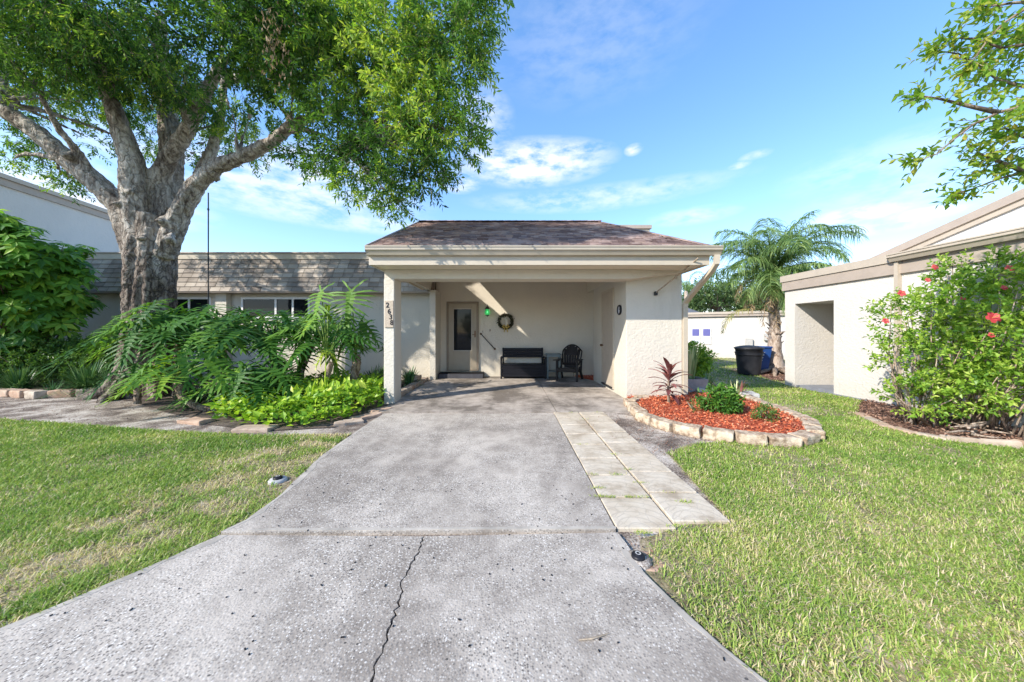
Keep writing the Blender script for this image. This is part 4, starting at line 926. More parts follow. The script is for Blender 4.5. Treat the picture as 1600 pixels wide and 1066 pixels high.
for k in range(34):      # clapboard siding: one thin board per course, clipped by the roof line
    z0 = 2.80 + k * .11; 
    def ycut(z): return min(8.0, 7.39 + (z + .20 - 3.03) / sl)
    ya, yc2 = ycut(z0), ycut(z0 + .11)
    if yc2 < 2.2: break
    b_.add([(X2 - .005, 2.0, z0), (X2 - .005, ya, z0), (X2, yc2, z0 + .112), (X2, 2.0, z0 + .112)], [[0, 1, 2, 3]])
    b_.add([(X2 - .005, 2.0, z0), (X2 - .005, ya, z0), (X2 + .01, ya, z0), (X2 + .01, 2.0, z0)], [[3, 2, 1, 0]])
pr(b_, 'siding', 'siding')
b_ = MB(); b_.bar((X2 - .03, 8.1, zt_(8.1) - .165), (X2 - .03, 1.9, zt_(1.9) - .165), .03, .10); pr(b_, 'rake_board', 'trim')
b_ = MB(); b_.bar((X2 - .05, 8.1, zt_(8.1) - .05), (X2 - .05, 1.9, zt_(1.9) - .05), .06, .14); pr(b_, 'rake_trim', 'trim2')
b_ = MB(); b_.add([(X2, 8.1, zt_(8.1) - .02), (X2, 1.9, zt_(1.9) - .02), (14, 1.9, zt_(1.9) - .02), (14, 8.1, zt_(8.1) - .02), (X2, 1.9, 2.8), (14, 1.9, 2.8)], [[0, 1, 2, 3], [1, 4, 5, 2]]); pr(b_, 'shed_roof', 'greyroof')

# neighbour left: tall shed volume behind the wing
nl = thing('left_neighbour_house', (-15, 10, 0), 'tall pale grey stucco house with taupe roof edge rising behind the left wing', 'house')
XL = -15.0
za, zb2 = 6.02, 5.86
def zl(y): return za + (zb2 - za) * (y - 9.7) / 3
b_ = MB(); b_.add([(XL, 10.55, 0), (XL, 13.2, 0), (XL, 13.2, zl(13.2) - .3), (XL, 6.5, zl(6.5) - .3), (XL, 6.5, 0), (XL - 6, 6.5, 0), (XL - 6, 6.5, zl(6.5) - .3), (XL - 6, 13.2, 0), (XL - 6, 13.2, zl(13.2) - .3)],
    [[4, 0, 1, 2, 3], [5, 4, 3, 6], [1, 7, 8, 2]]); b_.build('wall', M['stucco_grey'], nl)
b_ = MB(); b_.bar((XL + .03, 6.4, zl(6.4) - .22), (XL + .03, 13.3, zl(13.3) - .22), .06, .20); b_.build('fascia', M['trim2'], nl)
b_ = MB(); b_.bar((XL + .06, 6.4, zl(6.4) - .05), (XL + .06, 13.3, zl(13.3) - .05), .12, .13); b_.build('roof_edge', M['trim'], nl)
b_ = MB(); b_.add([(XL, 6.4, zl(6.4) - .03), (XL, 13.3, zl(13.3) - .03), (XL - 6, 13.3, zl(13.3) - .03), (XL - 6, 6.4, zl(6.4) - .03)], [[0, 1, 2, 3]]); b_.build('roof', M['greyroof'], nl)
# far building with purple blinds
A = Vector((P(1040, 0, 19).x, 19, 0)); B = Vector((P(1235, 0, 16.4).x, 16.4, 0)); ud_ = (B - A).normalized(); un = Vector((ud_.y, -ud_.x, 0)); wl = (B - A).length + 4
fb = thing('far_bungalow', A, 'low white bungalow with purple blinded windows across the back lawn', 'house')
Mx = Matrix.Translation(A) @ Matrix(((ud_.x, -un.x, 0, 0), (ud_.y, -un.y, 0, 0), (0, 0, 1, 0), (0, 0, 0, 1)))   # local x along the wall, local y away from the viewer
b_ = MB(); b_.box(-4, wl, 0, 6, -.1, 2.22, M=Mx); b_.build('wall', M['stucco_white'], fb)
b_ = MB(); b_.box(-4.05, wl + .05, -.12, 6, 2.22, 2.34, M=Mx); b_.build('fascia', M['trim2'], fb)
b_ = MB(); b_.box(-4.1, wl + .1, -.16, 6, 2.345, 2.47, M=Mx); b_.build('roof_edge', M['trim'], fb)
for px in (1087, 1104):
    ang = (px - VX) / F; s_ = (ang * A.y - A.x) / (ud_.x - ang * ud_.y)
    f_ = MB(); f_.box(s_ - .22, s_ + .22, -.04, -.002, .72, 1.60, M=Mx); fo = f_.build('window', M['white'], fb)
    f_ = MB(); f_.box(s_ - .17, s_ + .17, -.055, -.042, 1.17, 1.55, M=Mx); f_.build('blind', M['blind'], fo)
    f_ = MB(); f_.box(s_ - .17, s_ + .17, -.055, -.042, .77, 1.13, M=Mx); f_.build('pane', M['clockface'], fo)
for px, z0, z1, nm in ((1170, 0, 1.05, 'utility_box'), (1199, .95, 1.3, 'meter_box')):
    ang = (px - VX) / F; s_ = (ang * A.y - A.x) / (ud_.x - ang * ud_.y)
    f_ = MB(); f_.box(s_ - .15, s_ + .15, -.18, -.002, z0, z1, bev=.01, M=Mx); f_.build(nm, M['conc'], fb)
fh = thing('far_gabled_house', (16, 28, 0), 'grey gable roof showing beyond the far bungalow', 'house')
q0 = P(1060, 490, 28); q1 = P(1103, 490, 28)
b_ = MB(); zb_ = 2.9; zt2 = 3.75
b_.add([(q0.x - 5, 28, zb_), (q1.x, 28, zb_), (q1.x - .9, 30, zt2), (q0.x - 5, 30, zt2), (q1.x, 32, zb_), (q0.x - 5, 32, zb_)], [[0, 1, 2, 3], [1, 4, 2], [3, 2, 4, 5]]); b_.build('roof', M['greyroof'], fh)
b_ = MB(); b_.box(q0.x - 4.8, q1.x - .2, 28.2, 31.8, -.1, 2.9); b_.build('wall', M['stucco_white'], fh)

# ================================================================== BIG TREE
T0 = P(232, 519, 7.5); T0.z = 0
tree = thing('shade_tree', T0, 'huge shade tree with fluted grey trunk and spreading limbs in the left bed', 'tree')
tr = MB()
def PT(l): return [P(*a) for a in l]
tb_ = T0
tr.tube([tb_ + Vector((0, 0, -.2)), tb_ + Vector((0, 0, .25)), tb_ + Vector((.02, 0, .9)), P(232, 450, 7.5), P(236, 390, 7.5), P(232, 340, 7.5)], [.66, .50, .38, .36, .39, .36], 28, flute=.14, ph=1)
tr.tube(PT([(215, 400, 7.45), (190, 325, 7.4), (150, 285, 7.3), (100, 245, 7.2), (55, 205, 7.05), (0, 168, 6.9), (-60, 130, 6.7), (-130, 90, 6.4)]), [.25, .23, .20, .18, .165, .15, .13, .10], 16, flute=.10, ph=3)
tr.tube(PT([(215, 380, 7.4), (212, 310, 7.3), (205, 250, 7.2), (190, 205, 7.1), (170, 150, 6.9), (150, 80, 6.6)]), [.26, .25, .2, .17, .13, .09], 16, flute=.12, ph=2)
tr.tube(PT([(235, 380, 7.6), (238, 300, 7.6), (262, 250, 7.5), (292, 205, 7.3), (320, 150, 7.0), (350, 90, 6.7)]), [.24, .22, .17, .14, .11, .08], 14, flute=.1, ph=5)
tr.tube(PT([(255, 390, 7.6), (262, 310, 7.7), (268, 240, 7.8), (262, 180, 7.8), (255, 110, 7.8), (250, 20, 7.6)]), [.26, .25, .22, .18, .13, .09], 16, flute=.12, ph=4)
tr.tube(PT([(255, 400, 7.45), (282, 330, 7.35), (305, 290, 7.25), (335, 262, 7.15), (380, 244, 7.0), (425, 222, 6.85), (455, 196, 6.75), (500, 178, 6.6), (560, 150, 6.4), (620, 110, 6.1)]), [.22, .19, .17, .15, .13, .12, .10, .075, .055, .04], 14, flute=.08, ph=6)
tr.tube(PT([(270, 370, 7.55), (292, 320, 7.6), (310, 285, 7.7), (330, 240, 7.9), (345, 190, 8.0), (350, 130, 8.0)]), [.2, .16, .15, .12, .09, .07], 12, flute=.1, ph=7)
tr.tube(PT([(455, 205, 6.75), (480, 203, 6.6), (505, 212, 6.4), (530, 240, 6.2), (545, 270, 6.1)]), [.06, .05, .035, .025, .015], 8)
tr.tube(PT([(150, 285, 7.3), (120, 235, 7.1), (90, 200, 6.9), (60, 140, 6.6)]), [.10, .08, .06, .04], 8)
tr.tube(PT([(700, 215, 5.2), (665, 165, 5.6), (620, 110, 6.1), (560, 67, 6.4), (520, 62, 6.5), (430, 100, 6.8), (350, 130, 7.4)]), [.015, .03, .045, .06, .06, .07, .09], 8)
for (px, py) in ((186, 318), (250, 345), (220, 372), (262, 372), (330, 270), (105, 243), (205, 300)):      # burls
    c_ = P(px, py, 7.12 if px > 150 else 7.0); tr.tube([c_ + Vector((0, .16, -.10)), c_, c_ + Vector((0, .12, .12))], [.06, .11, .05], 10)
for k in range(15):     # cords that run up the trunk
    a = k * .4189 + random.uniform(-.12, .12); rr_ = .05 + .045 * random.random(); tw_ = random.uniform(-.35, .35)
    tr.tube([tb_ + Vector((math.cos(a + tw_*q) * rd_, math.sin(a + tw_*q) * rd_, z_)) + Vector((.05, 0, 0)) * max(0, q - 1) for q, z_, rd_ in ((0, -.1, .60), (.3, .35, .45), (.8, 1.1, .35 + .03*math.sin(k)), (1.4, 1.9, .33 + .04*math.sin(k*2)), (1.9, 2.6, .35), (2.3, 3.3, .35), (2.5, 3.8, .28))], [rr_*1.4, rr_*1.2, rr_, rr_, rr_*1.1, rr_, rr_*.6], 8)
for k in range(7):      # root flares
    a = k * .9 + .3; tr.tube([tb_ + Vector((math.cos(a)*.35, math.sin(a)*.35, .55)), tb_ + Vector((math.cos(a)*.6, math.sin(a)*.6, .15)), tb_ + Vector((math.cos(a)*1.0, math.sin(a)*1.0, -.08))], [.16, .15, .08], 10)
lobes = [  # pixel x, pixel y, distance, radius
 (-120, 60, 6.2, 1.3), (-40, 20, 5.6, 1.2), (40, 60, 6.4, 1.0), (30, -40, 5.5, 1.2), (110, 85, 6.6, .9), (150, 60, 6.2, 1.1), (120, -20, 5.2, 1.1), (200, 95, 6.6, .9), (220, 40, 5.8, 1.2),
 (250, 125, 6.9, .65), (290, 110, 6.4, 1.0), (310, 40, 5.8, 1.2), (345, 130, 6.5, .7), (370, 90, 6.0, 1.1), (400, 20, 5.5, 1.2), (420, 120, 6.3, .75), (450, 80, 5.8, 1.0), (480, 20, 5.4, 1.1),
 (400, 170, 7.4, .55), (360, 185, 7.8, .5), (445, 180, 7.3, .5), (520, 120, 5.9, .95), (560, 50, 5.5, 1.0), (580, 160, 5.7, .8), (530, 200, 5.9, .65), (610, 100, 5.4, .85), (640, 30, 5.3, .9), (650, 160, 5.3, .65),
 (690, 90, 5.2, .65), (700, 40, 5.3, .6), (735, 60, 5.2, .30), (740, 100, 5.2, .22), (710, 150, 5.2, .42), (720, 205, 5.2, .36), (728, 228, 5.2, .22), (670, 210, 5.3, .55), (640, 240, 5.5, .5), (600, 225, 5.6, .55), (570, 255, 5.7, .4),
 (660, 270, 5.4, .36), (620, 285, 5.5, .40), (590, 295, 5.6, .28), (612, 318, 5.5, .2), (545, 285, 5.8, .2), (505, 235, 6.1, .35), (500, 262, 6.1, .2), (470, 235, 6.3, .3), (745, 20, 5.3, .22), (690, 250, 5.3, .28), (700, -20, 5.4, .9),
 (100, 165, 8.2, .5), (160, 170, 8.2, .55), (60, 140, 7.9, .45), (15, 215, 7.9, .22), (60, 240, 8.0, .22), (95, 275, 8.0, .28), (50, 225, 7.9, .2), (110, 290, 8.0, .24), (30, 180, 7.8, .25), (0, 110, 7.6, .4),
 (180, 160, 8.6, .6), (300, 180, 8.6, .5), (230, 190, 9.0, .4), (345, 225, 8.4, .3), (155, 225, 9.0, .28), (315, 250, 9.0, .22), (235, 235, 9.2, .22), (395, 235, 7.4, .28), (430, 100, 8.0, .9), (210, 60, 8.6, 1.3), (60, 40, 8.4, 1.2), (350, 20, 8.4, 1.3), (520, 10, 7.6, 1.2), (20, 250, 8.0, .18)]
LB = [(P(a, b2, c_), r) for a, b2, c_, r in lobes]
for k in range(9):      # the upper crown, mostly above the picture
    a = random.uniform(0, 6.28); q = math.sqrt(random.random())
    LB.append((Vector((-9.3 + math.cos(a)*5.6*q, 6.6 + math.sin(a)*3.6*q, 8.2 + 2.2*(1 - q*q) + random.uniform(-.5, .5))), random.uniform(1.0, 1.5)))
limb_pts = [Vector(v) for v in tr.v[::37]]
for (c_, r) in LB:       # a branch runs into every leaf mass
    best = min(limb_pts, key=lambda v: (v - c_).length + (0 if v.z < c_.z + .6 else 2) + (3 if v.z < 3.6 else 0)); L_ = (c_ - best).length
    if L_ < .3: continue
    mid = best.lerp(c_, .5) + Vector((random.uniform(-.1, .1), random.uniform(-.1, .1), .12 * L_ * random.uniform(.2, 1)))
    r0 = min(.06, .012 + .018 * L_)
    pts = [best, best.lerp(mid, .5) + Vector((0, 0, .04)), mid, mid.lerp(c_, .55) + Vector((0, 0, .03)), c_]
    tr.tube(pts, [r0, r0 * .85, r0 * .65, r0 * .45, .008], 6)
    for k in range(int(2 + r * 4)):
        e = c_ + Vector((random.gauss(0, 1), random.gauss(0, 1), random.gauss(0, .8))).normalized() * r * .85
        s0 = pts[3].lerp(pts[2], random.random() * .6); tr.tube([s0, s0.lerp(e, .5) + Vector((0, 0, .05 * r)), e], [.014, .010, .004], 4)
to = tr.build('trunk', M['bark'], tree, True)
rm = to.modifiers.new('fuse', 'REMESH'); rm.mode = 'VOXEL'; rm.voxel_size = .028; rm.use_smooth_shade = True
tx_ = bpy.data.textures.new('bark_lumps', 'CLOUDS'); tx_.noise_scale = .13; tx_.noise_depth = 3
dm = to.modifiers.new('lumps', 'DISPLACE'); dm.texture = tx_; dm.strength = .07; dm.mid_level = .5; dm.texture_coords = 'LOCAL'
cb, cd, ct = [], [], []
for (c_, r) in LB:
    n = int(250 * r * r + 50 * r) + 8
    if c_.z > 8.3: n = int(n * .42)
    u = rdir(n); q = rng.uniform(.25, 1, n) ** .6
    u2 = u.copy(); u2[:, 2] *= .75
    base = np.array(c_) + u2 * (r * q)[:, None]
    # break the mass into clumps
    nzv = vnoise(base[:, 0] * 2 + base[:, 2], base[:, 1] * 2 + base[:, 2] * 1.7, 1.6, 21)
    k = nzv > -.30
    for q0 in ((-2.45, 9.1, 4.1), (-2.45, 8.6, 3.8)):      # an opening in the crown the sun comes through
        rel = base - np.array(q0); al = rel @ np.array(SUN); k &= np.linalg.norm(rel - al[:, None] * np.array(SUN), axis=1) > .55
    base = base[k]; u = u[k]
    d = u * .8 + rng.normal(size=base.shape) * .45; d[:, 2] -= .15
    cb.append(base); cd.append(nrm(d)); ct.append(np.full(len(base), random.uniform(-.45, .40)))
cb = np.concatenate(cb); cd = np.concatenate(cd); ct = np.concatenate(ct); Lt = rng.uniform(.16, .38, len(cb))
print('twigs', len(cb))
pos, ld, up, idx = twig_points(cb, cd, Lt, 13, .85, .12)
tone = rng.uniform(0, .35, len(cb)) + ct
rn = np.clip(tone[idx] + rng.beta(2, 2.5, len(pos)) * .75, 0, 1)
leaves_mesh('crown', pos, ld, up, rng.uniform(.07, .135, len(pos)), rng.uniform(.022, .042, len(pos)), M['oak'], tree, rn)
sticks('twigs', cb[::2], (cb + cd * Lt[:, None])[::2], np.full(len(cb[::2]), .004), M['bark2'], tree)
# hanging dead twigs and leaves
dc = P(430, 60, 5.0); n = 140
base = np.array(dc) + rng.normal(0, 1, (n, 3)) * np.array([.10, .10, .35]); dd = rng.normal(0, .3, (n, 3)); dd[:, 2] -= 1
leaves_mesh('dead_leaves', base, nrm(dd), rdir(n), rng.uniform(.06, .11, n), rng.uniform(.02, .035, n), M['palm_dead'], tree, rng.random(n))
# antenna rod behind the trunk
an = MB(); q = P(325.5, 519, 8.4); an.tube([(q.x, 8.4, 0), (q.x, 8.4, 4.95)], .014, 6); an.lathe([(.02, 0), (.024, .03), (.014, .06)], (q.x, 8.4, 4.5), 8)
tag(an.build('antenna_rod', M['wire']), 'thin dark vertical rod standing right of the big tree trunk', 'rod')

# ================================================================== LEFT BED PLANTS
def leaf_blade(mb_v, mb_f, mb_r, base, d, up, Lb, Wb, tone, lob=9, droopy=.5, wsl=1.32):
    """one deeply lobed philodendron blade: midrib plus tapering finger lobes each side"""
    d = d.normalized(); s = d.cross(up).normalized(); n = s.cross(d)
    def mid(t):        # midrib, arching down
        return base + d * (Lb * t) - n * (droopy * Lb * t * t * .45) + Vector((0, 0, -1)) * (droopy * Lb * t * t * .25)
    for sg in (-1, 1):
        for k in range(lob):
            t = .76 * (k / (lob - 1)) ** 1.1
            m0 = mid(t); env = (1 - t) ** .75 * (.80 if k == 0 else 1.0) + .06
            ll = Wb * (.36 + .66 * env) * random.uniform(.88, 1.1); ang = R(112 - 84 * (k / (lob - 1)) + random.uniform(-9, 9)) if k else R(142)
            ld = (d * math.cos(ang) + s * sg * math.sin(ang)).normalized(); wdt = Lb / lob * .66 * wsl * random.uniform(.9, 1.1)
            ld = (ld + n * random.uniform(.05, .2)).normalized(); pd = n.cross(ld).normalized()
            cur = [] ; steps = 4
            for j in range(steps + 1):
                q = j / steps
                c_ = m0 + ld * (ll * q) - n * (ll * q * q * random.uniform(.18, .34)) + d * (ll * .12 * q * q)
                wv = wdt * (.42, .26, .34, .27, .03)[j]; cur.append((c_ + pd * wv * .9 + n * .006 * math.sin(j*2.1), c_ - pd * wv * .9))
            b0 = len(mb_v)
            for a_, c2 in cur: mb_v.append(a_); mb_v.append(c2)
            for j in range(steps): mb_f.append([b0 + 2*j, b0 + 2*j+1, b0 + 2*j+3, b0 + 2*j+2]); mb_r.append(min(1, max(0, tone + random.uniform(-.08, .08))))
    b0 = len(mb_v)
    for j in range(7):
        t = j / 6; c_ = mid(t); w_ = Wb * .17 * (1 - t) ** .6 + .004
        mb_v.append(c_ + s * w_ - n * .003); mb_v.append(c_ - s * w_ - n * .003)
    for j in range(6): mb_f.append([b0 + 2*j, b0 + 2*j+1, b0 + 2*j+3, b0 + 2*j+2]); mb_r.append(min(1, tone + .18))
    tip = mid(1.0); b0 = len(mb_v); e = mid(.86)
    mb_v += [mid(.80) + s * Wb*.09, tip + d * Wb * .12, mid(.80) - s * Wb*.09]; mb_f.append([b0, b0+1, b0+2]); mb_r.append(tone)
def philodendron(base, trunk_pts, trunk_r, crown, leaves, label, group='philodendrons in the left bed', n=0, spread=1.0, Ls=(.55, .8), ztop=None):
    t_ = thing('philodendron', base, label, 'philodendron', group)
    mb = MB(); pts = [Vector(p) for p in trunk_pts]
    fin = []; rad = []
    for i in range(len(pts) - 1):
        for j in range(6): fin.append(pts[i].lerp(pts[i+1], j/6)); rad.append(trunk_r * (1 + .14 * ((len(fin)) % 2)))
    fin.append(pts[-1]); rad.append(trunk_r); mb.tube(fin, rad, 12)
    for k in range(26):     # old leaf scars and stubs
        p = random.choice(fin); a = random.uniform(0, 6.28); mb.tube([p, p + Vector((math.cos(a)*trunk_r*1.5, math.sin(a)*trunk_r*1.5, .05))], [.012, .004], 4)
    mb.build('trunk', M['philobark'], t_)
    V, Fc, Rr = [], [], []; st_ = MB()
    L_all = list(leaves)
    for k in range(n):
        a = k * 2.4 + random.uniform(-.3, .3); el = random.uniform(.15, 1.15)
        L_all.append((math.degrees(a), math.degrees(el), random.uniform(.45, .85) * spread, random.uniform(*Ls), random.uniform(.1, .8)))
    for (az, el, pl_, Lb, tone, *dpo) in L_all:
        a, e = R(az), R(el); d0 = Vector((math.cos(a) * math.cos(e), math.sin(a) * math.cos(e), math.sin(e)))
        p0 = crown; p1 = crown + d0 * pl_ * .5 + Vector((0, 0, .05)); p2 = crown + d0 * pl_ + Vector((0, 0, -.04 * pl_))
        st_.tube([p0, p1, p2], [.016, .012, .009], 6, tone)
        dp = dpo[0] if dpo else random.uniform(.0, .9); hd = Vector((math.cos(a), math.sin(a), 0))
        bd = (hd * math.cos(dp) + Vector((0, 0, -math.sin(dp)))).normalized(); upv = (Vector((0, 0, 1)) * math.cos(dp) + hd * math.sin(dp) + Vector((random.uniform(-.3, .3), random.uniform(-.6, .0), 0))).normalized()
        leaf_blade(V, Fc, Rr, p2, bd, upv, Lb, Lb * .60, tone, max(7, int(Lb * 13)), random.uniform(.3, .8))
    np_mesh('foliage', np.array([tuple(v) for v in V]), Fc, M['philo'], t_, Rr)
    st_.build('stalks', M['stalk'], t_, True)
    return t_
M['philobark'] = bark('philodendron_trunk', (.06, .04, .028), (.20, .145, .10), (.42, .33, .25), 4, .03)
def gp(px, Y): v = P(px, 519, Y); v.z = 0; return v
b1 = gp(322, 5.75)
philodendron(b1, [b1 + Vector((0.15, .1, -.02)), b1 + Vector((-.12, 0, .06)), b1 + Vector((-.36, -.05, .22)), b1 + Vector((-.46, -.05, .52))], .055, b1 + Vector((-.46, -.05, .52)),
    [(185, 28, .45, .70, .8), (160, 60, .5, .60, .75), (350, 30, .75, .60, .7), (20, 55, .6, .6, .5), (240, 15, .35, .55, .9), (300, 20, .45, .5, .85), (75, 45, .5, .6, .3), (210, 55, .5, .6, .6), (330, 65, .5, .55, .5), (110, 30, .5, .6, .4), (265, 45, .35, .5, .6)],
    'bright philodendron with ringed trunk bent low over the soil')
b2 = gp(245, 6.8); philodendron(b2, [b2, b2 + Vector((0, 0, 1.15))], .06, b2 + Vector((0, 0, 1.2)), [], 'broad dark philodendron in front of the big tree trunk', n=20, spread=.9, Ls=(.55, .8))
b3 = gp(275, 6.9); philodendron(b3, [b3, b3 + Vector((.05, 0, 1.2))], .06, b3 + Vector((.05, 0, 1.25)), [(80, 80, .6, .7, .5)], 'tall dark philodendron just right of the big tree trunk', n=26, spread=1.05, Ls=(.6, .85))
b4 = gp(352, 6.9); philodendron(b4, [b4, b4 + Vector((-.05, 0, 1.15))], .06, b4 + Vector((-.05, 0, 1.2)), [], 'leafy philodendron below the antenna rod and wing window', n=26, spread=1.05, Ls=(.6, .85))
b5 = gp(425, 7.1); philodendron(b5, [b5, b5 + Vector((.08, 0, .55)), b5 + Vector((.0, 0, 1.15))], .06, b5 + Vector((0, 0, 1.2)), [], 'spreading philodendron below the white framed wing window', n=22, spread=1.1, Ls=(.55, .8))
b6 = gp(468, 7.5); philodendron(b6, [b6, b6 + Vector((.03, 0, .5)), b6 + Vector((.25, 0, 1.05))], .07, b6 + Vector((.25, 0, 1.1)), [], 'philodendron with dark leaning trunk in the middle of the bed', n=15, spread=1.05, Ls=(.6, .9))
b7 = gp(512, 6.7); philodendron(b7, [b7, b7 + Vector((-.05, 0, .35)), b7 + Vector((.08, 0, .75))], .05, b7 + Vector((-.0, 0, .85)),
    [(250, 84, 1.40, .7, .7, 1.1), (165, 76, 1.05, .55, .6), (120, 82, 1.15, .6, .9), (20, 72, .95, .55, .75), (200, 55, .9, .6, .7), (340, 50, .6, .5, .4), (260, 65, .9, .5, .8)], 'tall lime stalked philodendron between window and numbered post', n=4)
b8 = gp(556, 7.3); philodendron(b8, [b8, b8 + Vector((-.05, 0, .3)), b8 + Vector((.02, 0, .7)), b8 + Vector((.0, 0, .85))], .085, b8 + Vector((0, 0, .88)),
    [(268, 82, 1.45, .90, .65, 1.25), (215, 80, .8, .6, .4, .8), (330, 78, .75, .55, .4, .8), (180, 75, .8, .6, .5), (10, 78, .75, .55, .5), (230, 50, .5, .45, .3), (100, 60, .6, .5, .3)], 'philodendron with thick ringed trunk standing next to the numbered post', n=3, spread=.8, Ls=(.45, .6))
b9 = gp(398, 6.1); philodendron(b9, [b9, b9 + Vector((0, 0, .3))], .05, b9 + Vector((0, 0, .35)), [], 'low philodendron spreading over the lime ground cover', n=14, spread=.8, Ls=(.55, .8))
b10 = gp(215, 6.3); philodendron(b10, [b10, b10 + Vector((0, 0, .4))], .05, b10 + Vector((0, 0, .45)), [], 'low philodendron at the left end of the philodendron row', n=8, spread=.5, Ls=(.4, .55))
# yellow drooping leaf on a bare stalk
yl = thing('yellow_leaf_stalk', gp(508, 6.2), 'wilting yellow philodendron leaf on a thin pale stalk above ground cover', 'plant')
b_ = MB(); q = gp(508, 6.2); b_.tube([q, q + Vector((0, 0, .5)), P(510, 545, 6.2)], [.012, .011, .009], 6, .9); b_.build('stalk', M['lime'], yl, True)
V, Fc, Rr = [], [], []
for az, l in ((160, .28), (20, .26), (250, .3)): leaf_blade(V, Fc, Rr, P(510, 548, 6.2), Vector((math.cos(R(az)), math.sin(R(az)), -.4)), Vector((0, -.3, 1)), l, l * .5, .95, 7, 1.2)
np_mesh('leaf', np.array([tuple(v) for v in V]), Fc, M['lime'], yl, Rr)
# scroll ornament
sc = thing('scroll_ornament', P(430, 566, 6.5), 'black wrought iron scroll garden ornament among the philodendrons', 'garden ornament')
b_ = MB(); c_ = P(430, 566, 6.5)
for k in range(9):
    a = k / 9 * 6.283; o_ = c_ + Vector((math.cos(a)*.12, 0, math.sin(a)*.12)); b_.tube([o_ + Vector((math.cos(a + u*.55)*.075*(1 - u/14), 0, math.sin(a + u*.55)*.075*(1 - u/14))) for u in range(11)], .007, 5)
b_.tube([c_ + Vector((math.cos(k*.35)*.05, 0, math.sin(k*.35)*.05)) for k in range(19)], .01, 5); b_.build('scroll', M['iron'], sc)
b_ = MB(); b_.tube([c_ + Vector((0, .01, -.15)), Vector((c_.x, c_.y + .01, -.02))], .009, 5); b_.build('stake', M['iron'], sc)

def strap_clump(name, base, n, Lr, wd, mat, label, cat, group=None, spread=1.2, tone=(0, 1), upr=.5):
    """arching grass-like clump"""
    az = rng.uniform(0, 6.283, n); ln_ = rng.uniform(Lr[0], Lr[1], n); sp = rng.uniform(.15, spread, n); k = 6
    r0 = rng.uniform(0, .10, n); rt = rng.uniform(*tone, n); V = []; 
    t = np.linspace(0, 1, k)
    hx, hy = np.cos(az), np.sin(az)
    rad = r0[:, None] + ln_[:, None] * np.sin(sp)[:, None] * t[None] ** 1.3
    z = ln_[:, None] * (np.cos(sp)[:, None] * t[None] * 1.1 - sp[:, None] * upr * t[None] ** 2.6)
    z = np.maximum(z, .01)
    cx = base[0] + hx[:, None] * rad; cy = base[1] + hy[:, None] * rad; cz = base[2] + z
    W = wd * (np.array([.7, 1, 1, .85, .55, .08]))[None] * rng.uniform(.7, 1.2, n)[:, None]
    a = np.stack([cx - hy[:, None]*W/2, cy + hx[:, None]*W/2, cz], -1); b2 = np.stack([cx + hy[:, None]*W/2, cy - hx[:, None]*W/2, cz], -1)
    v = np.stack([a, b2], 2).reshape(-1, 3); i = (np.arange(n)[:, None, None] * k * 2) + (np.arange(k-1)[None, :, None] * 2)
    f = (i + np.array([0, 1, 3, 2])[None, None]).reshape(-1, 4)
    o = np_mesh(name, v, f, mat, None, np.repeat(rt, k-1), False, tuple(base)); return tag(o, label, cat, group)
LG = 'dark lilyturf clumps in the left bed'
for (px, Y, n, L_, lab) in ((30, 7.55, 420, (.4, .75), 'grassy lilyturf clump at the far left behind the edging bricks'), (135, 7.45, 520, (.5, .9), 'large arching lilyturf clump left of the philodendrons'), (105, 8.9, 300, (.7, 1.35), 'tall lilyturf clump poking above the clipped hedge'),
        (-45, 7.6, 300, (.4, .7), 'lilyturf clump cut by the left picture edge'), (178, 7.4, 300, (.4, .8), 'lilyturf clump touching the leftmost philodendron')):
    q = gp(px, Y); strap_clump('lilyturf', (q.x, q.y, -.02), n, L_, .022, M['liri'], lab, 'grass clump', LG, 1.15)
q = gp(82, 7.3); strap_clump('fan_palm_seedling', (q.x, q.y, 0), 34, (.3, .42), .02, M['liri'], 'small pale fan leaf seedling behind the edging bricks', 'seedling', None, 1.3)
for (px, Y, lab) in ((583, 8.6, 'dark strappy clump behind the ringed philodendron trunk'), (640, 8.6, 'dark strappy clump behind the numbered post'), (440, 6.5, 'dark strappy clump amid the philodendron stalks'), (345, 6.3, 'dark broad strappy clump above the lime ground cover'), (300, 6.1, 'broad green strappy clump beside the bent philodendron trunk'), (520, 7.6, 'dark strappy clump beyond the yellow leaf'), (600, 9.2, 'dark strappy clump at the foot of the wing wall')):
    q = gp(px, Y); strap_clump('strappy_plant', (q.x, q.y, -.02), 130, (.3, .6), .04, M['liri'], lab, 'plant', 'dark strappy plants in the left bed', 1.2)
